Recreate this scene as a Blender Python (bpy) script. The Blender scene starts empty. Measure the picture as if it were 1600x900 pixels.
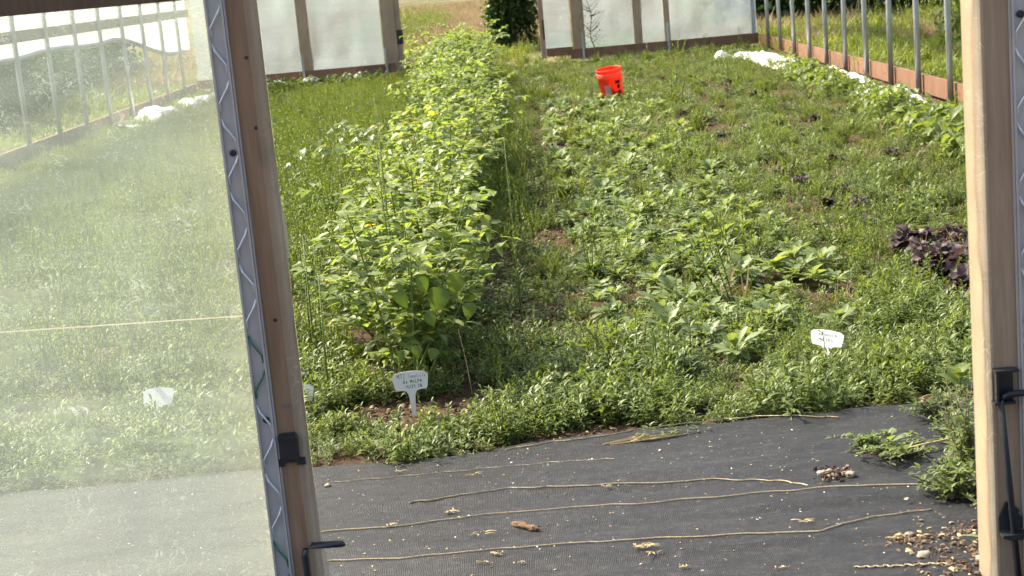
import bpy, math, random
import numpy as np
from mathutils import Vector, Matrix, noise as mnoise

# ------------------------------------------------------------------ camera, sky, sun, exposure
sc = bpy.context.scene
COL = sc.collection
R = math.radians
CAM = Vector((0, 0, 1.65)); PITCH, YAW, ROLL = R(11.26), R(1.02), R(5.2)
cam_d = bpy.data.cameras.new('camera'); cam = bpy.data.objects.new('camera', cam_d); COL.objects.link(cam)
fwd = Vector((-math.sin(YAW)*math.cos(PITCH), math.cos(YAW)*math.cos(PITCH), -math.sin(PITCH)))
r0 = Vector((math.cos(YAW), math.sin(YAW), 0)); d0 = fwd.cross(r0)
rx = r0*math.cos(ROLL) + d0*math.sin(ROLL); dn = -r0*math.sin(ROLL) + d0*math.cos(ROLL)
cam.matrix_world = Matrix(((rx.x, -dn.x, -fwd.x, CAM.x), (rx.y, -dn.y, -fwd.y, CAM.y), (rx.z, -dn.z, -fwd.z, CAM.z), (0, 0, 0, 1)))
cam_d.sensor_width = 36; cam_d.lens = 36*2500/1600; cam_d.clip_start = .1; cam_d.clip_end = 2000
cam_d.dof.use_dof = True; cam_d.dof.focus_distance = 6.0; cam_d.dof.aperture_fstop = 10
sc.camera = cam

SUN_DIR = Vector((-.58, .40, .71)).normalized()          # towards the sun: far left, fairly high
w = bpy.data.worlds.new('World'); sc.world = w; w.use_nodes = True
nt = w.node_tree; bg = nt.nodes['Background']
sky = nt.nodes.new('ShaderNodeTexSky'); sky.sky_type = 'NISHITA'; sky.sun_disc = False
sky.sun_elevation = math.asin(SUN_DIR.z); sky.sun_rotation = math.atan2(SUN_DIR.x, SUN_DIR.y)
sky.dust_density = 5.0; sky.ozone_density = .3; sky.air_density = 1.0
nt.links.new(sky.outputs[0], bg.inputs[0]); bg.inputs[1].default_value = .15
sd = bpy.data.lights.new('sun', 'SUN'); sd.energy = 4.6; sd.angle = R(1.2); sd.color = (1, .905, .72)
sun = bpy.data.objects.new('sun', sd); COL.objects.link(sun)
sun.rotation_euler = (-SUN_DIR).to_track_quat('-Z', 'Y').to_euler(); sun.location = (-6, 4, 9)
sc.view_settings.view_transform = 'Standard'; sc.view_settings.look = 'None'
sc.view_settings.exposure = 1.1; sc.view_settings.gamma = 1.0
sc.render.engine = 'CYCLES'
sc.cycles.max_bounces = 6; sc.cycles.transparent_max_bounces = 24; sc.cycles.diffuse_bounces = 3
sc.cycles.transmission_bounces = 6; sc.cycles.use_denoising = True; sc.cycles.use_adaptive_sampling = True; sc.cycles.adaptive_threshold = .025; sc.cycles.sample_clamp_indirect = 6

rng = np.random.default_rng(7); random.seed(7)

# ------------------------------------------------------------------ where a pixel of the photo meets the place
def ray(x, y): return fwd + rx*((x-800)/2500) + dn*((y-450)/2500)
def atz(x, y, z=0.0):
    v = ray(x, y); return CAM + v*((z-CAM.z)/v.z)
def aty(x, y, Y):
    v = ray(x, y); return CAM + v*(Y/v.y)

# ------------------------------------------------------------------ materials
def newmat(name):
    m = bpy.data.materials.new(name); m.use_nodes = True
    n = m.node_tree.nodes; n.clear()
    out = n.new('ShaderNodeOutputMaterial')
    return m, m.node_tree, out
def N(t, typ, **kw):
    n = t.nodes.new(typ)
    for k, v in kw.items(): setattr(n, k, v)
    return n
def ramp(t, src, stops):
    r = N(t, 'ShaderNodeValToRGB'); e = r.color_ramp.elements
    while len(e) < len(stops): e.new(.5)
    for i, (p, c) in enumerate(stops):
        e[i].position = p; e[i].color = (*c, 1) if len(c) == 3 else c
    t.links.new(src, r.inputs[0]); return r
def noise_tex(t, scale, detail=4, rough=.55, vec=None, dist=0.0):
    n = N(t, 'ShaderNodeTexNoise'); n.inputs['Scale'].default_value = scale
    n.inputs['Detail'].default_value = detail; n.inputs['Roughness'].default_value = rough; n.inputs['Distortion'].default_value = dist
    if vec is not None: t.links.new(vec, n.inputs['Vector'])
    return n
def mapping(t, scale, coord='Object'):
    c = N(t, 'ShaderNodeTexCoord'); m = N(t, 'ShaderNodeMapping'); m.inputs['Scale'].default_value = scale
    t.links.new(c.outputs[coord], m.inputs['Vector']); return m.outputs[0]
def bump(t, h, strength, dist=.01):
    b = N(t, 'ShaderNodeBump'); b.inputs['Strength'].default_value = strength; b.inputs['Distance'].default_value = dist
    t.links.new(h, b.inputs['Height']); return b.outputs[0]
def math2(t, op, a, b):
    m = N(t, 'ShaderNodeMath', operation=op)
    for i, v in enumerate((a, b)):
        if isinstance(v, (int, float)): m.inputs[i].default_value = v
        else: t.links.new(v, m.inputs[i])
    return m.outputs[0]
def mixc(t, f, a, b, mode='MIX'):
    m = N(t, 'ShaderNodeMix', data_type='RGBA', blend_type=mode)
    for i, v in ((0, f), (6, a), (7, b)):
        if isinstance(v, (int, float)): m.inputs[i].default_value = v
        elif isinstance(v, tuple): m.inputs[i].default_value = (*v, 1)
        else: t.links.new(v, m.inputs[i])
    return m.outputs[2]

def leaf_mat(name, lo, hi, trans, tw=.45, rough=.42, spec=.35, yellow=None, patch=2.0):
    """two-sided leaf: lo/hi reflectance by leaf and by plant, light passing through"""
    m, t, out = newmat(name)
    at = N(t, 'ShaderNodeAttribute', attribute_name='tint')
    oi = N(t, 'ShaderNodeObjectInfo')
    geo = N(t, 'ShaderNodeNewGeometry')
    pn = noise_tex(t, patch, 2, .5, geo.outputs['Position'])
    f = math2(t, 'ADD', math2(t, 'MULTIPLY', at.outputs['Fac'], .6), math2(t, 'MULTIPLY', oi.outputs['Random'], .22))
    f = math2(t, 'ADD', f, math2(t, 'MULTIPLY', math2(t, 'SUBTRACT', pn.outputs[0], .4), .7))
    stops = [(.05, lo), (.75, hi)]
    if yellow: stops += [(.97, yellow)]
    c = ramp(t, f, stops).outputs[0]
    mid = N(t, 'ShaderNodeAttribute', attribute_name='rib')
    c = mixc(t, math2(t, 'MULTIPLY', mid.outputs['Fac'], .35), c, (min(1, hi[0]*1.6), min(1, hi[1]*1.35), hi[2]*1.5))
    pb = N(t, 'ShaderNodeBsdfPrincipled'); t.links.new(c, pb.inputs['Base Color'])
    pb.inputs['Roughness'].default_value = rough; pb.inputs['Specular IOR Level'].default_value = spec
    tr = N(t, 'ShaderNodeBsdfTranslucent')
    tc = mixc(t, 1.0, c, trans, 'MULTIPLY'); t.links.new(tc, tr.inputs[0])
    mx = N(t, 'ShaderNodeMixShader'); mx.inputs[0].default_value = tw
    t.links.new(pb.outputs[0], mx.inputs[1]); t.links.new(tr.outputs[0], mx.inputs[2]); t.links.new(mx.outputs[0], out.inputs[0])
    return m
def plain(name, col, rough=.6, metal=0, spec=.4, var=.25, scale=8.0, bmp=.15, stretch=(1, 1, 1), dist=.004):
    m, t, out = newmat(name)
    v = mapping(t, stretch); n = noise_tex(t, scale, 5, .6, v)
    c = ramp(t, n.outputs[0], [(.25, tuple(x*(1-var) for x in col)), (.75, tuple(min(1, x*(1+var)) for x in col))])
    pb = N(t, 'ShaderNodeBsdfPrincipled'); t.links.new(c.outputs[0], pb.inputs['Base Color'])
    pb.inputs['Roughness'].default_value = rough; pb.inputs['Metallic'].default_value = metal; pb.inputs['Specular IOR Level'].default_value = spec
    if bmp:
        n2 = noise_tex(t, scale*4, 4, .6, v); t.links.new(bump(t, n2.outputs[0], bmp, dist), pb.inputs['Normal'])
    t.links.new(pb.outputs[0], out.inputs[0]); return m
def wood_mat(name, lo, hi, knot, rough=.65):
    m, t, out = newmat(name)
    v = mapping(t, (1, 1, .07)); g = noise_tex(t, 60, 6, .65, v, .6)
    v2 = mapping(t, (1, 1, .35)); b = noise_tex(t, 7, 3, .5, v2, .4)
    c = ramp(t, g.outputs[0], [(.28, lo), (.7, hi)]).outputs[0]
    c = mixc(t, ramp(t, b.outputs[0], [(.35, (0, 0, 0)), (.75, (.55, .55, .55))]).outputs[0], c, tuple(x*.72 for x in lo))
    vo = N(t, 'ShaderNodeTexVoronoi'); vo.inputs['Scale'].default_value = 4.2
    t.links.new(mapping(t, (1, 1, .6)), vo.inputs['Vector'])
    kn = ramp(t, vo.outputs['Distance'], [(.03, (1, 1, 1)), (.12, (0, 0, 0))]).outputs[0]
    c = mixc(t, math2(t, 'MULTIPLY', kn, .75), c, knot)
    pb = N(t, 'ShaderNodeBsdfPrincipled'); t.links.new(c, pb.inputs['Base Color']); pb.inputs['Roughness'].default_value = rough
    pb.inputs['Specular IOR Level'].default_value = .3
    t.links.new(bump(t, g.outputs[0], .35, .002), pb.inputs['Normal']); t.links.new(pb.outputs[0], out.inputs[0]); return m
def film_mat(name, clear, col, dirt, thread_scale=22, tw=.75):
    """polyethylene film: some light straight through, the rest scattered; grime flecks and creases"""
    m, t, out = newmat(name)
    co = mapping(t, (1, 1, 1))
    big = noise_tex(t, 2.2, 5, .6, co, .4)
    cr = noise_tex(t, thread_scale, 2, .5, co, 1.6)
    line = ramp(t, math2(t, 'ABSOLUTE', math2(t, 'SUBTRACT', cr.outputs[0], .5), 0), [(.0, (1, 1, 1)), (.018, (0, 0, 0))]).outputs[0]
    gate = ramp(t, noise_tex(t, 9, 2, .5, co).outputs[0], [(.5, (0, 0, 0)), (.66, (1, 1, 1))]).outputs[0]
    line = math2(t, 'MULTIPLY', line, gate)
    sp = noise_tex(t, 190, 2, .6, co); speck = ramp(t, sp.outputs[0], [(.60, (0, 0, 0)), (.74, (1, 1, 1))]).outputs[0]
    st = noise_tex(t, 5, 4, .6, mapping(t, (.35, 1, 2.6)), 1.0)
    mx_ = math2(t, 'ADD', math2(t, 'MULTIPLY', big.outputs[0], .6), math2(t, 'MULTIPLY', st.outputs[0], .4))
    haze = ramp(t, mx_, [(.26, (clear+.13,)*3), (.74, (clear-.15,)*3)]).outputs[0]
    f = math2(t, 'SUBTRACT', haze, math2(t, 'MULTIPLY', line, .30))
    f = math2(t, 'SUBTRACT', f, math2(t, 'MULTIPLY', speck, .22))
    f = math2(t, 'MAXIMUM', f, .04)
    c = mixc(t, math2(t, 'MULTIPLY', ramp(t, big.outputs[0], [(.4, (0, 0, 0)), (.8, (1, 1, 1))]).outputs[0], .5), col, dirt)
    di = N(t, 'ShaderNodeBsdfPrincipled'); di.inputs['Roughness'].default_value = .3; t.links.new(c, di.inputs['Base Color'])
    wr = noise_tex(t, 5, 3, .5, co, .8); t.links.new(bump(t, wr.outputs[0], .4, .03), di.inputs['Normal'])
    tl = N(t, 'ShaderNodeBsdfTranslucent'); t.links.new(c, tl.inputs[0])
    a = N(t, 'ShaderNodeMixShader'); a.inputs[0].default_value = tw; t.links.new(di.outputs[0], a.inputs[1]); t.links.new(tl.outputs[0], a.inputs[2])
    tp = N(t, 'ShaderNodeBsdfTransparent'); tp.inputs[0].default_value = (.93, .95, .94, 1)
    b = N(t, 'ShaderNodeMixShader'); t.links.new(f, b.inputs[0]); t.links.new(a.outputs[0], b.inputs[1]); t.links.new(tp.outputs[0], b.inputs[2])
    t.links.new(b.outputs[0], out.inputs[0]); return m

M = {}
M['weed'] = leaf_mat('weed_leaf', (.050, .095, .028), (.170, .232, .072), (1.5, 1.45, .55), .38, .42, .38)
M['weed_far'] = leaf_mat('fine_weed_leaf', (.038, .074, .018), (.138, .185, .047), (1.5, 1.45, .5), .40, .5, .28, yellow=(.21, .20, .08), patch=1.1)
M['tall'] = leaf_mat('tall_weed_leaf', (.06, .11, .022), (.175, .245, .055), (1.55, 1.5, .5), .46, yellow=(.28, .30, .06))
M['tomatillo'] = leaf_mat('tomatillo_leaf', (.085, .140, .038), (.25, .325, .105), (1.4, 1.45, .58), .46, .42, .42, yellow=(.44, .41, .08), patch=3)
M['bigleaf'] = leaf_mat('large_leaf', (.06, .115, .03), (.11, .17, .04), (1.4, 1.4, .5), .34, .5, .3)
M['arugula'] = leaf_mat('arugula_leaf', (.08, .135, .045), (.22, .295, .125), (1.45, 1.4, .65), .40, .45, .35, yellow=(.34, .40, .08), patch=3)
M['vine'] = leaf_mat('vine_leaf', (.07, .125, .03), (.165, .225, .07), (1.5, 1.45, .55), .42, .45, .3, yellow=(.27, .29, .11))
M['grey_leaf'] = leaf_mat('broad_grey_leaf', (.10, .17, .07), (.24, .31, .17), (1.4, 1.5, .7), .35, .35, .5)
M['purple'] = leaf_mat('purple_leaf', (.030, .024, .024), (.095, .074, .072), (1.5, 1.0, 1.0), .25, .5, .3, yellow=(.07, .10, .03))
M['dark_shrub'] = leaf_mat('dark_shrub_leaf', (.022, .052, .017), (.065, .115, .034), (1.3, 1.5, .6), .32)
M['drygrass'] = leaf_mat('dry_grass_blade', (.17, .145, .08), (.33, .285, .175), (1.2, 1.1, .85), .35, .7, .2)
M['fieldgreen'] = leaf_mat('field_weed_leaf', (.06, .105, .025), (.20, .25, .06), (1.5, 1.5, .6), .4, yellow=(.36, .31, .13), patch=.6)
M['stem'] = plain('green_stem', (.15, .20, .05), .55, scale=20)
M['twig'] = plain('dead_twig', (.17, .14, .10), .8, scale=20)
M['straw'] = plain('dry_straw', (.52, .40, .20), .7, scale=40, var=.35)
M['cord'] = plain('yellow_cord', (.60, .50, .30), .7, scale=120, var=.35, bmp=.6)
M['stone'] = plain('pale_stone', (.30, .265, .215), .8, scale=25, var=.3, bmp=.5)
M['chip'] = plain('brown_chip', (.14, .085, .045), .85, scale=40, var=.45, bmp=.4)
M['white_plastic'] = plain('white_plastic', (.74, .74, .70), .4, scale=6, var=.04, bmp=.05)
M['ink'] = plain('marker_ink', (.03, .03, .04), .6, scale=30, var=.2, bmp=0)
M['ink_faded'] = plain('faded_marker_ink', (.20, .20, .21), .6, scale=30, var=.2, bmp=0)
M['rowcover'] = plain('white_row_cover', (.82, .82, .80), .7, scale=5, var=.08, bmp=.3)
M['bucket'] = plain('orange_bucket_plastic', (.90, .13, .055), .4, scale=9, var=.12, bmp=.1)
M['bucket_label'] = plain('pale_scuffed_label', (.62, .36, .36), .6, scale=18, var=.2, bmp=.1)
M['bucket_print'] = plain('dark_print', (.05, .022, .02), .6, scale=18, var=.4, bmp=0)
M['yellow'] = plain('yellow_petal', (.75, .52, .04), .6, scale=20, bmp=0)
M['steel'] = plain('galvanised_steel', (.42, .45, .47), .45, .75, .5, .15, 6, .1)
M['black_metal'] = plain('black_painted_steel', (.018, .022, .027), .42, 0, .5, .3, 12, .2)
M['channel'] = plain('aluminium_channel', (.50, .49, .48), .45, .25, .5, .12, 10, .1)
M['wire'] = plain('wire', (.70, .72, .74), .35, .4, .5, .1, 10, 0)
M['green_wire'] = plain('green_coated_wire', (.02, .16, .09), .4, 0, .5, .1, 10, 0)
M['tpost'] = plain('dark_green_steel_post', (.025, .06, .04), .5, 0, .4, .3, 10, .1)
M['wood_door'] = wood_mat('door_timber', (.27, .16, .092), (.41, .265, .16), (.11, .065, .04))
M['wood_pale'] = wood_mat('pale_timber', (.34, .235, .15), (.47, .345, .235), (.20, .13, .08))
M['wood_far'] = wood_mat('weathered_timber', (.34, .245, .155), (.50, .38, .26), (.2, .13, .08))
M['board'] = wood_mat('red_brown_board', (.165, .088, .052), (.29, .16, .098), (.12, .05, .03))
M['board_dark'] = wood_mat('dark_rail_timber', (.11, .07, .045), (.17, .11, .075), (.06, .04, .03))
M['film_door'] = film_mat('door_film', .71, (.62, .71, .64), (.52, .61, .50), 20)
M['film_wall'] = film_mat('end_wall_film', .36, (.33, .40, .44), (.30, .36, .37), 6)
M['film_side'] = film_mat('side_wall_film', .18, (.66, .66, .60), (.6, .6, .52), 6)
M['film_edge'] = film_mat('folded_film', .45, (.88, .82, .70), (.80, .74, .60), 14)

def soil_mat():
    m, t, out = newmat('soil')
    geo = N(t, 'ShaderNodeNewGeometry'); p = geo.outputs['Position']
    a = noise_tex(t, 9, 8, .7, p); b = noise_tex(t, 55, 5, .7, p)
    c = ramp(t, a.outputs[0], [(.25, (.035, .022, .014)), (.55, (.085, .052, .032)), (.8, (.16, .105, .065))]).outputs[0]
    c = mixc(t, ramp(t, b.outputs[0], [(.6, (0, 0, 0)), (.72, (.6, .6, .6))]).outputs[0], c, (.24, .17, .11))
    big = noise_tex(t, .22, 5, .6, p)
    f = ramp(t, big.outputs[0], [(.38, (.10, .13, .04)), (.5, (.15, .14, .07)), (.62, (.26, .21, .12))]).outputs[0]
    f = mixc(t, .35, f, b.outputs[1], 'MULTIPLY')
    sep = N(t, 'ShaderNodeSeparateXYZ'); t.links.new(p, sep.inputs[0])
    ox = math2(t, 'GREATER_THAN', math2(t, 'ABSOLUTE', math2(t, 'ADD', sep.outputs[0], .72), 0), 4.95)
    oy = math2(t, 'GREATER_THAN', sep.outputs[1], 27.6)
    c = mixc(t, math2(t, 'MAXIMUM', ox, oy), c, f)
    pb = N(t, 'ShaderNodeBsdfPrincipled'); t.links.new(c, pb.inputs['Base Color']); pb.inputs['Roughness'].default_value = .95
    pb.inputs['Specular IOR Level'].default_value = .15
    t.links.new(bump(t, b.outputs[0], .8, .015), pb.inputs['Normal']); t.links.new(pb.outputs[0], out.inputs[0]); return m
M['soil'] = soil_mat()
def fabric_mat():
    m, t, out = newmat('black_woven_fabric')
    geo = N(t, 'ShaderNodeNewGeometry'); p = geo.outputs['Position']
    def wave(axis, scale):
        wv = N(t, 'ShaderNodeTexWave', wave_type='BANDS', bands_direction=axis); wv.inputs['Scale'].default_value = scale
        wv.inputs['Distortion'].default_value = 6; wv.inputs['Detail'].default_value = 3; wv.inputs['Detail Scale'].default_value = .6
        t.links.new(p, wv.inputs['Vector']); return wv.outputs['Fac']
    wx, wy = wave('X', 62), wave('Y', 75)
    h = math2(t, 'ADD', wx, math2(t, 'MULTIPLY', wy, .5))
    d = noise_tex(t, 2.3, 7, .62, p, .3); e = noise_tex(t, 70, 3, .6, p)
    ds = noise_tex(t, 3.0, 6, .65, mapping(t, (.5, 3.2, 1)), .5)
    dm = math2(t, 'ADD', math2(t, 'MULTIPLY', d.outputs[0], .45), math2(t, 'MULTIPLY', ds.outputs[0], .55))
    c = ramp(t, dm, [(.36, (.006, .0068, .0082)), (.48, (.010, .0112, .013)), (.60, (.020, .0212, .023)), (.74, (.046, .044, .041))]).outputs[0]
    c = mixc(t, ramp(t, e.outputs[0], [(.56, (0, 0, 0)), (.72, (.6, .6, .6))]).outputs[0], c, (.052, .052, .050))
    c = mixc(t, math2(t, 'MULTIPLY', math2(t, 'MULTIPLY', wx, d.outputs[0]), .6), c, (.034, .037, .041))
    fl = noise_tex(t, 26, 4, .75, mapping(t, (1, 2.6, 1)), .3)
    c = mixc(t, ramp(t, fl.outputs[0], [(.50, (0, 0, 0)), (.70, (.75, .75, .75))]).outputs[0], c, (.066, .068, .070))
    tk = noise_tex(t, 90, 2, .6, mapping(t, (1.6, .45, 1)))
    c = mixc(t, ramp(t, tk.outputs[0], [(.42, (.55, .55, .55)), (.56, (0, 0, 0))]).outputs[0], c, (.006, .0065, .0075))
    pb = N(t, 'ShaderNodeBsdfPrincipled'); t.links.new(c, pb.inputs['Base Color'])
    pb.inputs['Roughness'].default_value = .6; pb.inputs['Specular IOR Level'].default_value = .3
    t.links.new(bump(t, math2(t, 'ADD', h, math2(t, 'MULTIPLY', e.outputs[0], 3.0)), .3, .002), pb.inputs['Normal']); t.links.new(pb.outputs[0], out.inputs[0]); return m
M['fabric'] = fabric_mat()

# ------------------------------------------------------------------ mesh helpers
def mesh_from(name, V, F, mat, attrs=None, smooth=False):
    me = bpy.data.meshes.new(name)
    V = np.asarray(V, dtype=np.float32)
    me.from_pydata(V.tolist(), [], [tuple(f) for f in F]); me.update()
    if attrs:
        for k, a in attrs.items():
            me.attributes.new(k, 'FLOAT', 'POINT').data.foreach_set('value', np.asarray(a, dtype=np.float32))
    for mm in (mat if isinstance(mat, (list, tuple)) else [mat]): me.materials.append(mm)
    if smooth: me.polygons.foreach_set('use_smooth', [True]*len(me.polygons))
    return me
def link(name, me, parent=None, loc=None):
    o = bpy.data.objects.new(name, me); COL.objects.link(o)
    if parent is not None: o.parent = parent
    if loc is not None: o.location = loc
    return o
def tag(o, label=None, cat=None, group=None, kind=None):
    for k, v in (('label', label), ('category', cat), ('group', group), ('kind', kind)):
        if v: o[k] = v
    return o
def empty(name, loc, label, cat, group=None, rz=0):
    o = bpy.data.objects.new(name, None); COL.objects.link(o); o.location = loc; o.rotation_euler.z = rz; o.empty_display_size = .1
    return tag(o, label, cat, group)
class MB:
    def __init__(s): s.V = []; s.F = []
    def add(s, V, F):
        n = len(s.V); s.V += [tuple(v) for v in V]; s.F += [tuple(i+n for i in f) for f in F]; return s
    def box(s, lo, hi, bev=0.0):
        x0, y0, z0 = lo; x1, y1, z1 = hi
        if bev <= 0:
            V = [(x0,y0,z0),(x1,y0,z0),(x1,y1,z0),(x0,y1,z0),(x0,y0,z1),(x1,y0,z1),(x1,y1,z1),(x0,y1,z1)]
            return s.add(V, [(0,3,2,1),(4,5,6,7),(0,1,5,4),(1,2,6,5),(2,3,7,6),(3,0,4,7)])
        b = bev; P = [(x0+b,y0),(x1-b,y0),(x1,y0+b),(x1,y1-b),(x1-b,y1),(x0+b,y1),(x0,y1-b),(x0,y0+b)]
        V = [(x,y,z0) for x,y in P] + [(x,y,z1) for x,y in P]
        return s.add(V, [tuple(range(7,-1,-1)), tuple(range(8,16))] + [(i,(i+1)%8,8+(i+1)%8,8+i) for i in range(8)])
    def tube(s, pts, rad, seg=8, cap=True):
        pts = [Vector(p) for p in pts]; n = len(pts); rad = rad if isinstance(rad, (list, tuple)) else [rad]*n
        V = []; F = []; prev = None
        for i, p in enumerate(pts):
            d = (pts[min(i+1, n-1)] - pts[max(i-1, 0)]).normalized()
            a = prev if prev is not None and abs(prev.dot(d)) < .95 else (Vector((0,0,1)) if abs(d.z) < .9 else Vector((1,0,0)))
            u = d.cross(a).normalized(); v = d.cross(u); prev = u.cross(d) * -1 if False else a
            for k in range(seg):
                th = 2*math.pi*k/seg; V.append(p + (u*math.cos(th) + v*math.sin(th))*rad[i])
        for i in range(n-1):
            for k in range(seg):
                a, b = i*seg+k, i*seg+(k+1) % seg; F.append((a, b, b+seg, a+seg))
        if cap: F += [tuple(range(seg-1, -1, -1)), tuple(range((n-1)*seg, n*seg))]
        return s.add(V, F)
    def prism(s, poly, y0, y1):                       # poly in x,z extruded along y
        n = len(poly); V = [(x, y0, z) for x, z in poly] + [(x, y1, z) for x, z in poly]
        return s.add(V, [tuple(range(n)), tuple(range(2*n-1, n-1, -1))] + [(i, n+i, n+(i+1) % n, (i+1) % n) for i in range(n)])
    def mesh(s, name, mat, smooth=False): return mesh_from(name, s.V, s.F, mat, None, smooth)
    def obj(s, name, mat, parent=None, smooth=False): return link(name, s.mesh(name, mat, smooth), parent)

# leaf templates: rows of (t along, half width) -> strips folded on the midrib, bent along their length
def leaf_tmpl(rows, fold=.25, bend=.35, wave=0.0):
    V = []; F = []; rib = []
    idx = []
    for i, (t, hw) in enumerate(rows):
        z = -bend*t*t; row = []
        if hw <= 0:
            V.append((0, t, z)); rib.append(1); row = [len(V)-1]*3
        else:
            wz = wave*math.sin(i*2.4)
            V += [(-hw, t, z+fold*hw+wz), (0, t, z), (hw, t, z+fold*hw-wz)]; rib += [0, 1, 0]; row = [len(V)-3, len(V)-2, len(V)-1]
        idx.append(row)
    for a, b in zip(idx[:-1], idx[1:]):
        for k in (0, 1):
            q = [a[k], a[k+1], b[k+1], b[k]]; q2 = []
            for v in q:
                if v not in q2: q2.append(v)
            F.append(tuple(q2))
    return np.array(V, dtype=np.float64), F, np.array(rib, dtype=np.float64)
T_LANCE = leaf_tmpl([(0, 0), (.42, .17), (1, 0)], .4, .3)
T_LANCE4 = leaf_tmpl([(0, 0), (.25, .11), (.55, .17), (1, 0)], .4, .35)
T_BLADE = leaf_tmpl([(0, .03), (.5, .032), (1, 0)], .3, .5)
T_OVATE = leaf_tmpl([(0, 0), (.16, .20), (.42, .31), (.75, .19), (1, 0)], .3, .4, .012)
T_CORD = leaf_tmpl([(0, 0), (.08, .30), (.32, .46), (.62, .34), (.85, .14), (1, 0)], .42, .5, .03)
T_ARUG = leaf_tmpl([(0, .018), (.26, .03), (.36, .14), (.44, .05), (.56, .17), (.64, .09), (.76, .19), (.88, .15), (1, 0)], .45, .6, .03)
T_SPOON = leaf_tmpl([(0, .02), (.3, .04), (.55, .15), (.78, .19), (.94, .11), (1, 0)], .3, .4, .008)
T_RUFF = leaf_tmpl([(0, .08), (.3, .24), (.6, .36), (.85, .30), (1, .12)], .5, .75, .09)

class Leaves:
    def __init__(s): s.V = []; s.F = []; s.t = []; s.rib = []; s.n = 0
    def add(s, tmpl, p, d, up, L, wid=1.0, tint=.5):
        V, F, rib = tmpl
        y = np.array(d, float); y /= np.linalg.norm(y)
        x = np.cross(y, np.array(up, float)); nx = np.linalg.norm(x)
        if nx < 1e-4: x = np.cross(y, (1, 0, .1)); nx = np.linalg.norm(x)
        x /= nx; z = np.cross(x, y)
        W = (V*np.array([L*wid, L, L])) @ np.stack([x, y, z]) + np.array(p, float)
        s.V.append(W); s.F += [tuple(i+s.n for i in f) for f in F]; s.n += len(V)
        s.t.append(np.full(len(V), tint)); s.rib.append(rib)
    def tube(s, pts, r0_, r1_, seg=3, tint=.3):
        mb = MB(); n = len(pts); mb.tube(pts, [r0_+(r1_-r0_)*i/(n-1) for i in range(n)], seg, False)
        s.V.append(np.array([tuple(v) for v in mb.V])); s.F += [tuple(i+s.n for i in f) for f in mb.F]; s.n += len(mb.V)
        s.t.append(np.full(len(mb.V), tint)); s.rib.append(np.zeros(len(mb.V)))
    def mesh(s, name, mat):
        return mesh_from(name, np.concatenate(s.V), s.F, mat, {'tint': np.concatenate(s.t), 'rib': np.concatenate(s.rib)}, True)
def rdir(elev_lo, elev_hi):
    a = random.uniform(0, 2*math.pi); e = math.radians(random.uniform(elev_lo, elev_hi))
    return np.array([math.cos(a)*math.cos(e), math.sin(a)*math.cos(e), math.sin(e)])

# ------------------------------------------------------------------ scattering of uncountable ground cover
def scatter(name, pts, rotz, scl, idx, protos, label, tilt=None):
    me = bpy.data.meshes.new(name); me.from_pydata([tuple(p) for p in pts], [], [])
    n = len(pts); rot = np.zeros((n, 3)); rot[:, 2] = rotz
    if tilt is None: tilt = .18
    rot[:, 0] = rng.normal(0, tilt, n); rot[:, 1] = rng.normal(0, tilt, n)
    me.attributes.new('rot', 'FLOAT_VECTOR', 'POINT').data.foreach_set('vector', rot.astype(np.float32).ravel())
    me.attributes.new('scl', 'FLOAT', 'POINT').data.foreach_set('value', np.asarray(scl, np.float32))
    me.attributes.new('idx', 'INT', 'POINT').data.foreach_set('value', np.asarray(idx, np.int32))
    o = link(name, me)
    col = bpy.data.collections.new(name + '_kinds')
    for i, pm in enumerate(protos):
        col.objects.link(bpy.data.objects.new('%s_kind_%02d' % (name, i), pm))
    g = bpy.data.node_groups.new(name + '_nodes', 'GeometryNodeTree')
    g.interface.new_socket('Geometry', in_out='INPUT', socket_type='NodeSocketGeometry')
    g.interface.new_socket('Geometry', in_out='OUTPUT', socket_type='NodeSocketGeometry')
    gi, go = g.nodes.new('NodeGroupInput'), g.nodes.new('NodeGroupOutput')
    ci = g.nodes.new('GeometryNodeCollectionInfo'); ci.inputs['Collection'].default_value = col
    ci.inputs['Separate Children'].default_value = True; ci.inputs['Reset Children'].default_value = True
    ip = g.nodes.new('GeometryNodeInstanceOnPoints'); ip.inputs['Pick Instance'].default_value = True
    def na(nm, dt):
        a = g.nodes.new('GeometryNodeInputNamedAttribute'); a.data_type = dt; a.inputs['Name'].default_value = nm; return a.outputs[0]
    er = g.nodes.new('FunctionNodeEulerToRotation')
    L = g.links.new
    L(gi.outputs[0], ip.inputs['Points']); L(ci.outputs[0], ip.inputs['Instance'])
    L(na('idx', 'INT'), ip.inputs['Instance Index']); L(na('rot', 'FLOAT_VECTOR'), er.inputs[0]); L(er.outputs[0], ip.inputs['Rotation'])
    L(na('scl', 'FLOAT'), ip.inputs['Scale']); L(ip.outputs[0], go.inputs[0])
    md = o.modifiers.new('scatter', 'NODES'); md.node_group = g
    return tag(o, label, 'weeds', None, 'stuff')

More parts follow.
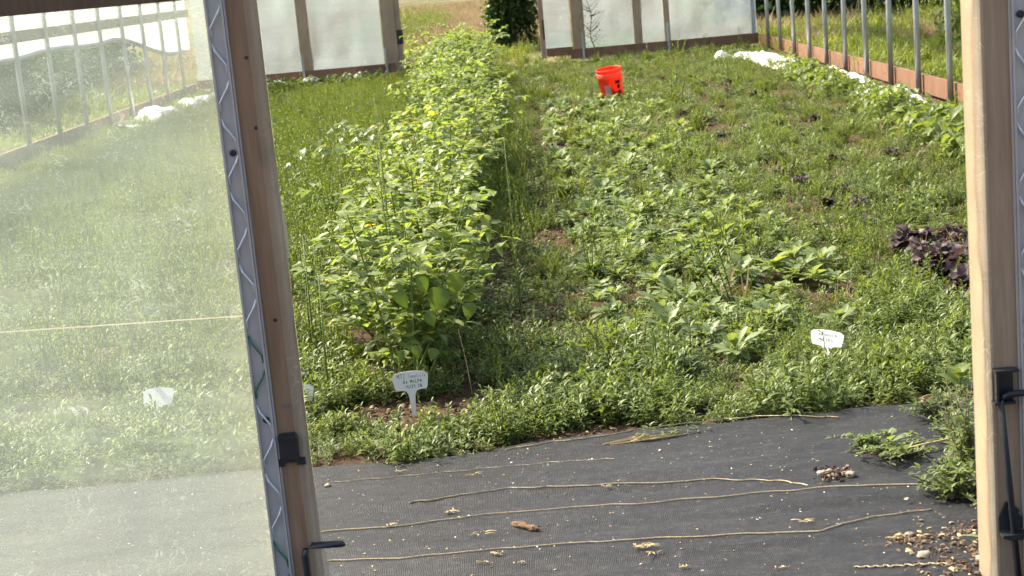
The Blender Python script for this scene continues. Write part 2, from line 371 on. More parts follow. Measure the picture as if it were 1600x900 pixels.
# ------------------------------------------------------------------ the ground
XL, XR, YF, YN = -5.50, 4.05, 27.4, 3.8          # side walls, far wall, near door plane
def gz(x, y):
    if y < 5.9 and -4 < x < 1.9 and y > 1.5:
        k = max(0, min(1, (y-5.35)/.4)); k = max(k, max(0, min(1, (x-1.35)/.3)))
    else: k = 1
    h = .022*mnoise.noise((x*1.7, y*1.7, 0)) + .012*mnoise.noise((x*6, y*6, 3))
    inside = XL < x < XR and y < YF
    return (h*k if inside else .04*mnoise.noise((x*.5, y*.5, 1))) - .012*(1-k)
def axis(lo, hi, step, far_lo, far_hi):
    a = list(np.arange(lo, hi+1e-6, step)); s = step
    p = a[-1]; st = step
    while p < far_hi: st *= 1.35; p += st; a.append(p)
    p = a[0]; st = step
    while p > far_lo: st *= 1.35; p -= st; a.insert(0, p)
    return a
gx = axis(-6.2, 4.8, .07, -600, 600); gy = axis(1.5, 16, .07, -60, 700)
V = [(x, y, gz(x, y)) for y in gy for x in gx]; nx_ = len(gx)
F = [(j*nx_+i, j*nx_+i+1, (j+1)*nx_+i+1, (j+1)*nx_+i) for j in range(len(gy)-1) for i in range(nx_-1)]
tag(link('ground', mesh_from('ground', V, F, M['soil'], None, True)), 'brown soil and weedy field running to the horizon', None, None, 'structure')

# woven black fabric in the doorway
def fab_edge(x): return 5.36 + .10*max(0, min(1, (x+.3)/1.0)) + .025*math.sin(x*5+1) + .02*mnoise.noise((x*4, 0, 5))
def fab_h(x, y):
    return .016 + .012*mnoise.noise((x*.9, y*4.5, 2)) + .009*mnoise.noise((x*1.3, y*13, 4)) + .004*mnoise.noise((x*.7+y*2, y*9, 8)) + .002*mnoise.noise((x*9, y*26, 6)) + .006*max(0, 1-abs(y-4.92-.05*math.sin(x*1.7)-.03*x)/.035)*(.5+.5*mnoise.noise((x*1.3, 0, 1))) + .005*max(0, 1-abs(y-4.48+.07*math.sin(x*1.2))/.03)*(.5+.5*mnoise.noise((x*1.1, 3, 1)))
nxf, nyf = 220, 220; V = []; F = []
for j in range(nyf+1):
    for i in range(nxf+1):
        x = -3.2 + 4.7*i/nxf; x += 0 if i < nxf else .03*math.sin(j*.4)
        y1 = fab_edge(x); y = 2.2 + (y1-2.2)*j/nyf
        rr = max(0, (x-1.15)/.35)
        V.append((x, y, fab_h(x, y) - .004*rr))
for j in range(nyf):
    for i in range(nxf): F.append((j*(nxf+1)+i, j*(nxf+1)+i+1, (j+1)*(nxf+1)+i+1, (j+1)*(nxf+1)+i))
fabric = link('ground_fabric', mesh_from('ground_fabric', V, F, M['fabric'], None, True))
tag(fabric, 'black woven weed fabric laid on the ground in the doorway', None, None, 'structure')
cords = [
 [(790,704),(860,694),(940,686),(1030,668),(1120,658),(1180,655),(1260,656),(1310,655)],
 [(640,789),(690,783),(790,768),(860,765),(960,760),(1130,750),(1190,750),(1230,753),(1262,760)],
 [(430,838),(500,833),(630,825),(740,810),(870,797),(1000,790),(1120,780),(1240,770),(1330,765),(1440,762)],
 [(500,882),(640,877),(740,868),(860,857),(960,850),(1090,842),(1280,835),(1330,820),(1390,808),(1455,800)],
 [(500,757),(620,746),(760,732),(860,723),(960,719)],
 [(1335,893),(1400,890),(1480,886)]]
for k, pl in enumerate(cords):
    pts = []; n = 60
    for i in range(n+1):
        f = i/n*(len(pl)-1); a = min(int(f), len(pl)-2); q = f-a
        g = lambda c: pl[a][c]*(1-q) + pl[a+1][c]*q
        p = atz(g(0), g(1), .012); p.z = fab_h(p.x, p.y) + .0035
        p.y += .004*math.sin(i*.9) + .003*random.uniform(-1, 1); pts.append(p)
    MB().tube(pts, .0021 if k != 4 else .0012, 5).obj('cord', M['cord'], fabric)

# ------------------------------------------------------------------ near doorway: two door leaves
def zig(p0, p1, ax, amp, step, rad, mat, name, parent):
    p0, p1 = Vector(p0), Vector(p1); L_ = (p1-p0).length; n = int(L_/step); pts = []
    for i in range(n+1):
        c = p0.lerp(p1, i/n); s = (-1 if i % 2 else 1)
        pts += [c + Vector(ax)*amp*s + Vector((0, 0, -.012)), c + Vector(ax)*amp*s + Vector((0, 0, .012))]
    return MB().tube(pts, rad, 6).obj(name, mat, parent)
def screw(p, parent, r=.007):
    mb = MB(); mb.tube([Vector(p)+Vector((0, .003, 0)), Vector(p)+Vector((0, -.003, 0)), Vector(p)+Vector((0, -.0045, 0))], [r, r, r*.6], 10)
    return mb.obj('screw', M['black_metal'], parent)
def wavy_strip(name, x0, side, y, z0, z1, parent, amp, seed, depth):
    """folded film edge that bulges past the timber"""
    n = 90; V = []; F = []
    for i in range(n+1):
        z = z0 + (z1-z0)*i/n
        b = .006 + amp*max(0, mnoise.noise((seed, z*2.3, 0)))**1.3 + .003*mnoise.noise((seed, z*14, 2)) + .002*math.sin(z*37)
        xs = [x0-side*.02, x0-side*.002, x0+side*b*.7, x0+side*b, x0+side*b*.5, x0]
        ys = [y-.004, y-.006, y-.002-.4*b, y+.012, y+depth*.6, y+depth+.003]
        V += [(a, c, z) for a, c in zip(xs, ys)]
    for i in range(n):
        for k in range(5): F.append((i*6+k, i*6+k+1, i*6+6+k+1, i*6+6+k))
    return link(name, mesh_from(name, V, F, M['film_edge'], None, True), parent)

# left leaf
LX1 = aty(447, 450, YN).x; LX0 = LX1-.106; D1 = .075
dl = empty('door_leaf', (LX1, YN, 0), 'film covered wooden door leaf closed at left, black drop bolt at its foot', 'door')
dl_inv = Matrix.Translation((-LX1, -YN, 0))
def under(o, root):                                   # world coordinates kept: a part cancels its thing's place, a sub-part hangs from the part
    if o.parent == root: o.matrix_parent_inverse = Matrix.Translation(-Vector(root.location))
    return o
S = under(MB().box((LX0, YN, .05), (LX1, YN+D1, 2.25), .004).obj('stile', M['wood_door'], dl), dl)
S['label'] = 'brown timber stile wrapped in clear film'
under(MB().box((-2.05, YN, .0), (LX0-.002, YN+D1, .075)).obj('rail', M['wood_door'], dl), dl)
o = under(MB().box((-2.05, YN-.030, 1.645), (LX0-.055, YN-.003, 1.80), .003).obj('rail', M['board_dark'], dl), dl)
under(MB().box((-2.05, YN, 2.25), (LX1, YN+D1, 2.34)).obj('rail', M['wood_door'], dl), dl)
ch = MB()
cx0, cx1 = LX0-.004, LX0+.038
ch.box((cx0, YN-.006, .06), (cx1, YN-.002, 2.24)); ch.box((cx0, YN-.016, .06), (cx0+.005, YN-.0065, 2.24)); ch.box((cx1-.005, YN-.016, .06), (cx1, YN-.0065, 2.24))
ch.box((cx1+.001, YN-.010, .06), (cx1+.005, YN-.002, 2.24))
CH = under(ch.obj('film_channel', M['channel'], dl), dl)
def wires(cx, y, parent, root, greens):
    n = 25
    for i in range(n):
        z = .06 + i*.088
        s = 1 if i % 2 else -1
        mb = MB(); mb.tube([(cx-.014*s, y, z), (cx-.013*s, y-.004, z+.02), (cx+.008*s, y-.006, z+.052), (cx+.015*s, y, z+.07)], .0026, 6)
        under(mb.obj('wire', M['green_wire'] if i in greens else M['wire'], parent), root)
wires((cx0+cx1)/2, YN-.010, CH, dl, (1, 2, 7, 8))
for z in (1.28, .62): under(screw(((cx0+cx1)/2+.003, YN-.009, z), CH, .008), dl)
def film_panel(x0, x1, y, z0, z1, nx=40, nz=40, amp=.012, seed=0, axis='y'):
    V = []; F = []
    for j in range(nz+1):
        for i in range(nx+1):
            u, v = i/nx, j/nz; a = x0+(x1-x0)*u; z = z0+(z1-z0)*v
            e = min(1, 8*min(u, 1-u, v, 1-v)); dd = e*amp*(mnoise.noise((a*1.5, z*1.1, seed)) + .5*mnoise.noise((a*4, z*2, seed+4)))
            V.append((a, y+dd, z) if axis == 'y' else (y+dd, a, z))
    for j in range(nz):
        for i in range(nx): F.append((j*(nx+1)+i, j*(nx+1)+i+1, (j+1)*(nx+1)+i+1, (j+1)*(nx+1)+i))
    return V, F
def film(name, args, mat, parent, root, **kw):
    V, F = film_panel(*args, **kw); return under(link(name, mesh_from(name, V, F, mat, None, True), parent), root)
film('film', (-2.05, cx0-.001, YN-.0015, .06, 2.24), M['film_door'], dl, dl, seed=3)
a, b = aty(0, 519, YN-.02), aty(379, 493.5, YN-.02)
under(MB().tube([a + (a-b)*.8, a, b], .0016, 5).obj('cord', M['film_edge'], dl), dl)
under(wavy_strip('film_fold', LX1, 1, YN, .06, 2.2, dl, .030, 11.3, D1), dl)
pf = film('film_wrap', (cx1+.004, LX1-.003, YN-.0035, .06, 2.2), M['film_edge'], S, dl, amp=.002, seed=9) if False else None
# drop bolt on the left leaf
def keeper(c, parent, root, wd=.050, hg=.075):
    """U-shaped steel keeper with a shelf and two feet"""
    x, y, z = c; mb = MB()
    mb.prism([(x-wd*.42, z-hg*.35), (x+wd*.42, z-hg*.35), (x+wd*.46, z+hg*.42), (x+wd*.30, z+hg*.52), (x-wd*.38, z+hg*.50), (x-wd*.5, z+hg*.40)], y-.022, y-.004)
    mb.box((x-wd*.72, y-.012, z-hg*.62), (x-wd*.30, y-.0035, z-hg*.36)); mb.box((x+wd*.30, y-.012, z-hg*.60), (x+wd*.72, y-.0035, z-hg*.36))
    mb.box((x-wd*.46, y-.030, z+hg*.36), (x+wd*.46, y-.0225, z+hg*.47)); mb.box((x-wd*.30, y-.012, z-hg*.50), (x+wd*.30, y-.005, z-hg*.355))
    return under(mb.obj('keeper', M['black_metal'], parent), root)
kp = aty(453, 698, YN); keeper((kp.x, YN, kp.z), dl, dl)
h0, h1, h2 = aty(481, 905, YN-.03), aty(476, 868, YN-.03), aty(537, 848, YN-.03)
b1 = h1 + Vector((.004, 0, .014)); b2 = h1 + Vector((.022, 0, .024))
rod = under(MB().tube([(h0.x, YN-.03, .0), h0, h1, b1, b2, h2 - Vector((.004, 0, .002)), h2], .0088, 12).obj('bolt_rod', M['black_metal'], dl, True), dl)
kp2 = (h0.x, YN, .085)
under(MB().prism([(kp2[0]-.03, .05), (kp2[0]+.03, .05), (kp2[0]+.034, .115), (kp2[0]+.018, .128), (kp2[0]-.018, .128), (kp2[0]-.034, .115)], YN-.018, YN-.0035).obj('keeper', M['black_metal'], dl), dl)
# mill stamp on the timber, too worn to read
for i, dx in enumerate((0, .008, .015, .023)):
    c = aty(441+i*6, 634, YN); under(MB().box((c.x, YN-.0022, c.z-.004), (c.x+.004, YN-.0004, c.z+.004)).obj('stamp_mark', M['ink_faded'], S), dl)
for q in ((441, 690), (474, 692), (430, 500), (400, 200), (385, 90)):
    c = aty(q[0], q[1], YN); under(MB().tube([(c.x, YN+.002, c.z), (c.x, YN-.0012, c.z)], .0045, 8).obj('nail_head', M['black_metal'], S), dl)

# right leaf / jamb
RX0 = aty(1536, 450, YN).x; RX1 = RX0+.130; D2 = .115
dr = empty('door_leaf', (RX0, YN, 0), 'film covered wooden door leaf at right with long raised black drop bolt', 'door')
S2 = under(MB().box((RX0, YN, -.02), (RX1, YN+D2, 2.25), .005).obj('stile', M['wood_pale'], dr), dr)
S2['label'] = 'pale timber stile, its left side in the sun'
ch = MB(); cx0, cx1 = RX0+.083, RX0+.127
ch.box((cx0, YN-.006, .02), (cx1, YN-.002, 2.24)); ch.box((cx0, YN-.016, .02), (cx0+.005, YN-.0065, 2.24)); ch.box((cx1-.005, YN-.016, .02), (cx1, YN-.0065, 2.24))
ch.box((cx0-.005, YN-.010, .02), (cx0-.001, YN-.002, 2.24))
CH2 = under(ch.obj('film_channel', M['channel'], dr), dr)
wires((cx0+cx1)/2, YN-.010, CH2, dr, ())
for z in (1.44, .5): under(screw(((cx0+cx1)/2, YN-.009, z), CH2, .009), dr)
film('film', (cx1+.001, 1.95, YN-.0015, .06, 2.24), M['film_door'], dr, dr, seed=6)
under(MB().box((RX1+.001, YN+.01, .02), (RX1+.10, YN+.06, 2.25), .003).obj('board', M['board'], dr), dr)
under(wavy_strip('film_fold', RX0, -1, YN, .0, 2.2, dr, .020, 4.7, D2), dr)
def hook_keeper(c, parent, root):
    x, y, z = c; mb = MB()
    mb.box((x-.024, y-.008, z-.040), (x+.024, y-.0035, z+.040)); mb.box((x-.026, y-.036, z+.034), (x+.032, y-.0085, z+.040)); mb.box((x-.030, y-.036, z-.046), (x+.022, y-.0085, z-.040))
    mb.box((x-.024, y-.034, z-.0395), (x-.018, y-.0085, z+.0335))
    return under(mb.obj('keeper', M['black_metal'], parent), root)
k1 = aty(1566, 598, YN); hook_keeper((k1.x, YN, k1.z), dr, dr)
ra, rb, rc = aty(1563, 618, YN-.028), aty(1592, 905, YN-.028), aty(1607, 613, YN-.028)
e = rc + (rc-ra)*.8
under(MB().tube([e, rc, ra + Vector((.020, 0, .001)), ra + Vector((.006, 0, -.002)), ra + Vector((0, 0, -.016)), ra.lerp(rb, .5), rb, (rb.x+.004, rb.y, .06)], .0085, 12).obj('bolt_rod', M['black_metal'], dr, True), dr)
k2 = aty(1577, 812, YN)
mb = MB(); x, z = k2.x, k2.z
mb.prism([(x-.028, z-.022), (x+.030, z-.022), (x+.032, z+.006), (x+.020, z+.018), (x+.024, z+.026), (x+.004, z+.048), (x-.010, z+.050), (x-.028, z+.008)], YN-.010, YN-.0035)
mb.prism([(x-.030, z-.030), (x-.010, z-.038), (x+.018, z-.038), (x+.034, z-.030), (x+.034, z-.024), (x-.030, z-.024)], YN-.046, YN-.0105)
under(mb.obj('keeper', M['black_metal'], dr), dr)

# ------------------------------------------------------------------ far end wall
fw = empty('end_wall', (-.8, YF, 0), 'far end wall of timber studs and cloudy film around open doorway', 'wall')
def stud(x0, x1, z0=.12, y=YF, d=.09, mat='wood_far', z1=2.6, nm='stud'): return under(MB().box((x0, y, z0), (x1, y+d, z1), .003).obj(nm, M[mat], fw), fw)
XS = lambda px, py=20: aty(px, py, YF).x
for a, b in ((464, 481), (596, 618)): stud(XS(a, 40), XS(b, 40))
for a, b in ((893, 913), (990, 1003), (1038, 1047)): stud(XS(a, 40), XS(b, 40))
stud(XS(405, 40)-.9, XS(405, 40)-.75); stud(XR-.10, XR-.03, d=.06, mat='steel')
film('film', (XL, XS(596, 60), YF+.096, .14, 2.6), M['film_wall'], fw, fw, amp=.06, seed=1)
film('film', (XS(913, 60)-.02, XR, YF+.096, .14, 2.6), M['film_wall'], fw, fw, amp=.06, seed=2)
x = XL
for a, b in ((XL, -3.75), (-3.74, XS(618, 100))): under(MB().box((a, YF-.045, .10), (b, YF-.003, .255), .003).obj('baseboard', M['board'], fw), fw)
for a, b in ((XS(893, 100), 2.15), (2.16, XR)): under(MB().box((a, YF-.045, .06), (b, YF-.003, .215), .003).obj('baseboard', M['board'], fw), fw)
for px in (469, 600, 909, 1043):
    xx = XS(px, 80); under(MB().tube([(xx+.03, YF-.075, -.02), (xx+.03, YF-.075, .52)], .024, 8).obj('stake', M['steel'], fw), fw)
# far door leaves, swung ajar
for (xa, xb, y0, side, lab) in ((XS(618, 60)+.01, XS(628, 60), YF+.03, -1, None), (XS(846, 60), XS(892, 60), YF+.02, 1, 'narrow film door leaf ajar in the far doorway, right of opening')):
    if side == -1:
        t = empty('door_leaf', (xa, y0, 0), 'edge of wooden door leaf folded back at left of far doorway', 'door')
        for z0_, z1_ in ((.10, .62), (.66, 2.3)): under(MB().box((xa, y0, z0_), (xb, y0+.09, z1_), .003).obj('stile', M['wood_far'], t), t)
        under(MB().box((xa+.01, y0-.02, .56), (xb+.02, y0-.002, .80)).obj('hinge', M['black_metal'], t), t)
        under(MB().box((xa+.03, y0+.095, .10), (xb-.02, y0+1.1, .2)).obj('rail', M['wood_far'], t), t)
    else:
        t = empty('door_leaf', (xa, y0, 0), lab, 'door')
        under(MB().box((xa-.02, y0, .10), (xa+.065, y0+.05, 2.4), .003).obj('stile', M['wood_pale'], t), t)
        under(MB().box((xa+.070, y0-.01, .12), (xb+.02, y0+.04, .26), .003).obj('rail', M['board'], t), t)
        film('film', (xa+.066, xb+.01, y0+.055, .12, 2.4), M['film_wall'], t, t, amp=.02, seed=5)
        under(MB().box((xa+.036, y0-.03, .42), (xa+.06, y0-.002, .75)).obj('hinge', M['black_metal'], t), t)
# clutter leaning behind the film: pale bags
for px, sc_ in ((862, .16), (882, .13)):
    c = aty(px, 78, YF+.35)

# ------------------------------------------------------------------ side walls
def bundle_noise(p, s, a): return a*mnoise.noise((p[0]*s, p[1]*s, p[2]*s))
sw = empty('side_wall', (XR, 18, 0), 'row of galvanised hoop posts over red brown baseboard, right side', 'wall')
post_me = MB().tube([(0, 0, -.05), (0, 0, .8), (0, 0, 1.55), (-.03, 0, 1.95), (-.16, 0, 2.4)], .030, 12).mesh('post', M['steel'], True)
for i in range(19):
    y = 5.44 + 1.22*i
    if y > YF: break
    p = link('post', post_me, sw); under(p, sw); p.location = (XR-.02, y, 0)
    p.rotation_euler = (random.uniform(-.012, .012), random.uniform(-.01, .01), 0)
yy = 4.3
while yy < YF-.1:
    y2 = min(yy+3.05, YF-.05); dz = random.uniform(-.015, .02)
    under(MB().box((XR+.022, yy, .02+dz), (XR+.062, y2-.008, .205+dz), .003).obj('baseboard', M['board'], sw), sw); yy = y2
under(MB().box((XR+.015, 4.2, 1.38), (XR+.055, YF, 1.52)).obj('hip_board', M['wood_far'], sw), sw)
film('film', (4.2, YF, XR+.06, 1.54, 2.4), M['film_side'], sw, sw, amp=.01, seed=8, axis='x')
sl = empty('side_wall', (XL, 18, 0), 'left side wall of hoop posts, hip board and white film beyond door film', 'wall')
for i in range(19):
    y = 5.44 + 1.22*i
    if y > YF: break
    p = link('post', post_me, sl); under(p, sl); p.location = (XL+.02, y, 0); p.scale.x = -1
yy = 4.3
while yy < YF-.1:
    y2 = min(yy+3.05, YF-.05)
    under(MB().box((XL-.065, yy, .02), (XL-.022, y2-.008, .21), .003).obj('baseboard', M['board'], sl), sl); yy = y2
under(MB().box((XL-.055, 4.2, 1.33), (XL-.015, YF, 1.46)).obj('hip_board', M['wood_far'], sl), sl)
fo = film('film', (4.2, YF, XL-.06, 1.00, 2.6), M['film_side'], sl, sl, amp=.02, seed=12, axis='x', nx=90)
sag = lambda y: 1.18 - .40*max(0, min(1, (y-22.5)/3.6)) + .02*math.sin(y*1.7)          # rolled curtain hangs lower towards the far end
for v in fo.data.vertices: v.co.z = 2.6 - (2.6-v.co.z)*(2.6-sag(v.co.y))/1.6
under(MB().tube([(XL-.07, 4.3+i*.5, sag(4.3+i*.5)-.01) for i in range(46)], .035, 8).obj('roll_bar', M['steel'], sl), sl)

# white row cover and white sheeting bunched along the foot of the walls
def cover(name, pts, wd, hg, label, seed):
    n = len(pts); sub = 26; rows = (n-1)*sub; V = []; F = []; kx = 14
    for i in range(rows+1):
        f = i/sub; a = min(int(f), n-2); q = f-a
        c = Vector(pts[a]).lerp(Vector(pts[a+1]), q); d = (Vector(pts[min(a+1, n-1)])-Vector(pts[a])).normalized(); nrm = Vector((d.y, -d.x, 0))
        ww = wd*(.55+.6*(.4+.6*mnoise.noise((seed, f*1.7, 0)))+.15); hh = hg*max(.1, .55+.8*mnoise.noise((seed+3, f*1.6, 0)))
        for k in range(kx+1):
            s = k/kx*2-1; p = c + nrm*s*ww*.5
            z = hh*(1-s*s)**.5*(.6+.45*mnoise.noise((p.x*3.5, p.y*3.5, seed))) + .03*mnoise.noise((p.x*19, p.y*19, seed)) + .012
            p = p + nrm*.04*mnoise.noise((p.x*5, p.y*5, seed+2)); V.append((p.x, p.y, max(z, gz(p.x, p.y)+.004)))
    for i in range(rows):
        for k in range(kx): F.append((i*(kx+1)+k, i*(kx+1)+k+1, (i+1)*(kx+1)+k+1, (i+1)*(kx+1)+k))
    return tag(link(name, mesh_from(name, V, F, M['rowcover'], None, True)), label, 'row cover')
cover('row_cover', [(2.98, 24.6, 0), (3.25, 24.5, 0), (3.55, 24.2, 0), (3.62, 22.6, 0), (3.64, 21.0, 0)], .55, .19, 'white row cover bunched in the far right corner of the bed', 2)
cover('row_cover', [(3.80, 20.2, 0), (3.82, 19.2, 0), (3.80, 18.2, 0)], .36, .15, 'small white heap of row cover by the right posts', 8)
cover('row_cover', [(3.66, 17, 0), (3.68, 15.5, 0), (3.64, 13.5, 0), (3.60, 12.2, 0), (3.55, 10.8, 0)], .34, .26, 'white row cover glimpsed under the vines beside right posts', 14)
cover('row_cover', [(-4.9, 27.1, 0), (-4.0, 27.2, 0), (-3.1, 27.15, 0), (-2.7, 27.2, 0)], .30, .26, 'white bunched sheet along the far wall left of doorway', 20)  # white sheet filling the pale gap below the left baseboard
cover('row_cover', [(-5.2, 20.6, 0), (-5.15, 22.5, 0), (-5.05, 24.5, 0), (-4.95, 26, 0)], .5, .28, 'white row cover along the left wall seen through door film', 26)
cover('row_cover', [(1.0, 27.15, 0), (1.7, 27.2, 0), (2.4, 27.2, 0)], .10, .05, 'thin white scrap of cover under the far right baseboard', 31)

# ------------------------------------------------------------------ plant prototypes
def proto_weed(h, shoots, tmpl=T_LANCE4, L=.040, wid=.92, mat='weed', spread=.07, per=13):
    lv = Leaves()
    for s in range(shoots):
        a = random.uniform(0, 6.283); rr = spread*math.sqrt(random.random())
        b = np.array([math.cos(a)*rr, math.sin(a)*rr, -.01]); lean = rdir(50, 88); hh = h*random.uniform(.55, 1.1)
        top = b + lean*hh; lv.tube([Vector(b), Vector((b+top)/2), Vector(top)], .0022, .0012, 3, .5)
        for k in range(per):
            f = .18 + .82*((k+random.random()*.6)/per); p = b + lean*hh*min(1, f)
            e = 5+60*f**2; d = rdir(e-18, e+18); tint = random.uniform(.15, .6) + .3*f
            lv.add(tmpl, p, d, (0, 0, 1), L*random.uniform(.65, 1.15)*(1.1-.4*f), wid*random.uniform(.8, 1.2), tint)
    return lv.mesh('weed_tuft', M[mat])
def proto_grass(h, n, mat='weed_far', spread=.06, L2=.02, leafy=26):
    lv = Leaves()
    for s in range(n):
        a = random.uniform(0, 6.283); rr = spread*math.sqrt(random.random())
        lv.add(T_BLADE, (math.cos(a)*rr, math.sin(a)*rr, -.01), rdir(45, 88), rdir(-10, 30), h*random.uniform(.5, 1.15), random.uniform(.6, 1.1), random.uniform(.2, .9))
    for s in range(leafy):
        a = random.uniform(0, 6.283); rr = spread*math.sqrt(random.random())
        lv.add(T_LANCE, (math.cos(a)*rr, math.sin(a)*rr, h*random.uniform(.1, .7)), rdir(-10, 60), (0, 0, 1), L2*random.uniform(.7, 1.4), 1.4, random.uniform(.2, .9))
    return lv.mesh('grass_tuft', M[mat])
def proto_tall(h, shoots, mat='tall', L=.035, spread=.06):
    lv = Leaves()
    for s in range(shoots):
        a = random.uniform(0, 6.283); rr = spread*math.sqrt(random.random())
        b = np.array([math.cos(a)*rr, math.sin(a)*rr, -.01]); lean = rdir(66, 88); hh = h*random.uniform(.6, 1.1)
        lv.tube([Vector(b), Vector(b+lean*hh)], .003, .0012, 3, .55)
        for k in range(24):
            f = .12+.88*(k+random.random())/24; e = 25+45*f
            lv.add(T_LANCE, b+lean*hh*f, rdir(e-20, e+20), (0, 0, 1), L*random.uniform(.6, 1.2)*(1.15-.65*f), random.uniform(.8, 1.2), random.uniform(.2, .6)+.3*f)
    return lv.mesh('tall_weed_tuft', M[mat])
P_weed = [proto_weed(random.uniform(.10, .15), random.choice((6, 7, 8))) for _ in range(8)]
P_low = [proto_weed(random.uniform(.05, .085), 8, T_LANCE4, .024, 1.35, 'weed_far', .075, 11) for _ in range(6)] + [proto_weed(.06, 8, T_SPOON, .028, 1.2, 'weed_far', .08, 8) for _ in range(2)]
P_fine = [proto_grass(random.uniform(.10, .16), 55) for _ in range(6)]
P_tall = [proto_tall(random.uniform(.26, .42), 5) for _ in range(6)]

# ground cover masses
def sample(x0, x1, y0, y1, dens, accept):
    n = int((x1-x0)*(y1-y0)*dens); X = rng.uniform(x0, x1, n); Y = rng.uniform(y0, y1, n); out = []
    for x, y in zip(X, Y):
        a = accept(x, y)
        if a > 0 and random.random() < a: out.append((x, y, gz(x, y)))
    return out
def in_view(x, y, m=.6): return -.335*y-m < x+.0 < .335*y+m
ROWX = -.55
def uneven(pts, scl):                                  # weeds grow in clumps: taller here, thinner there
    return [k*(1.0 + .75*mnoise.noise((p[0]*2.1, p[1]*1.5, 7)) + .35*mnoise.noise((p[0]*5, p[1]*4, 1)) - (.12 if -.1 < p[0] < .22 and p[1] > 7 else 0)) for p, k in zip(pts, scl)]
def bare(x, y):                                        # open soil
    if ((x+.62)/.30)**2 + ((y-6.02)/.20)**2 < 1 or ((x+.30)/.16)**2 + ((y-6.05)/.22)**2 < 1: return True
    if abs(x-.10) < .34 and y < 5.62: return y < 5.54+.05*math.sin(x*9)
    if ((x+.525)/.11)**2 + ((y-5.86)/.12)**2 < 1: return True
    return y < fab_edge(x)+.03+.02*math.sin(x*13)
soil_n = lambda x, y: mnoise.noise((x*1.6, y*1.1, 9)) + .5*mnoise.noise((x*4, y*4, 2))
def acc_front(x, y):
    if bare(x, y) or not in_view(x, y): return 0
    if y > 6.5+.25*math.sin(x*4) and not (x > .0 and y < 6.75): 
        return .35 if y < 7.0 else 0
    return 1
pts = sample(-2.9, 2.4, 5.35, 7.0, 190, acc_front)
scatter('low_weeds', pts, rng.uniform(0, 6.28, len(pts)), uneven(pts, rng.uniform(.55, 1.0, len(pts))+.4*rng.random(len(pts))**3), rng.integers(0, len(P_weed), len(pts)), P_weed,
        'dense mat of narrow leaved weeds along the edge of the black fabric')
def acc_path(x, y):
    if y < 5.6 or bare(x, y) or not in_view(x, y): return 0
    s = soil_n(x, y)
    if -.15 < x < .35: return .85 if s < .18 else .3
    if 1.45 < x < 2.5: return .95 if s < .3 else .45
    if -1.0 < x < -.15: return .35
    return .95 if s < .35 else .25
P_dead = [proto_grass(.14, 16, 'drygrass', .07, .02, 6) for _ in range(2)]
P_broad = [proto_weed(.09, 5, T_SPOON, .055, 1.1, 'arugula', .05, 7) for _ in range(3)]
P_mix = P_low + P_weed[:4] + P_fine[:2] + P_tall[:2] + P_broad + P_dead
W_mix = np.array([.09]*8 + [.045]*4 + [.008]*2 + [.012]*2 + [.02]*3 + [.006]*2); W_mix /= W_mix.sum()
pts = sample(-3.6, 4.0, 5.6, 14.5, 270, acc_path) + sample(-.1, XR-.2, 14.5, 27.2, 150, lambda x, y: .9 if soil_n(x, y) < .25 else .2)
scatter('carpet_weeds', pts, rng.uniform(0, 6.28, len(pts)), uneven(pts, rng.uniform(.42, .85, len(pts))+.55*rng.random(len(pts))**4), rng.choice(len(P_mix), len(pts), p=W_mix), P_mix,
        'low carpet of small leaved weeds between the near bed rows')
def acc_far(x, y):
    if not in_view(x, y) or y < 9.5: return 0
    k = min(1, (y-9.5)/3); s = soil_n(x*.8, y*.6)
    if x > -.1: return .05*k
    return k*(.95 if s < .4 else .4)
pts = sample(XL+.1, XR-.1, 9.5, YF-.1, 62, acc_far)
scatter('fine_weeds', pts, rng.uniform(0, 6.28, len(pts)), rng.uniform(.7, 1.3, len(pts)), rng.integers(0, len(P_fine), len(pts)), P_fine,
        'fine grassy weeds covering the far half of the beds')
def acc_tall(x, y):
    if not in_view(x, y) or x > -.86: return 0
    if y < 6.6: return .18 if x < -1.0 else 0
    return .9 if mnoise.noise((x*1.2, y*.7, 4)) > -.35 else .35
pts = sample(-4.6, -.85, 6.0, 23, 46, acc_tall)
scatter('feathery_weeds', pts, rng.uniform(0, 6.28, len(pts)), rng.uniform(.55, 1.15, len(pts)), rng.integers(0, len(P_tall), len(pts)), P_tall,
        'tall feathery bright green weeds left of the tomatillo row', .1)
# taller shaded fringe on the right side of the tomatillo row
pts = sample(-.28, .0, 5.75, 20, 34, lambda x, y: .8 if y < 7.2 or y > 9 else .5)
scatter('fringe_weeds', pts, rng.uniform(0, 6.28, len(pts)), rng.uniform(.5, .95, len(pts)), rng.integers(0, len(P_tall), len(pts)), P_tall,
        'taller weeds fringing the right side of the tomatillo row', .12)

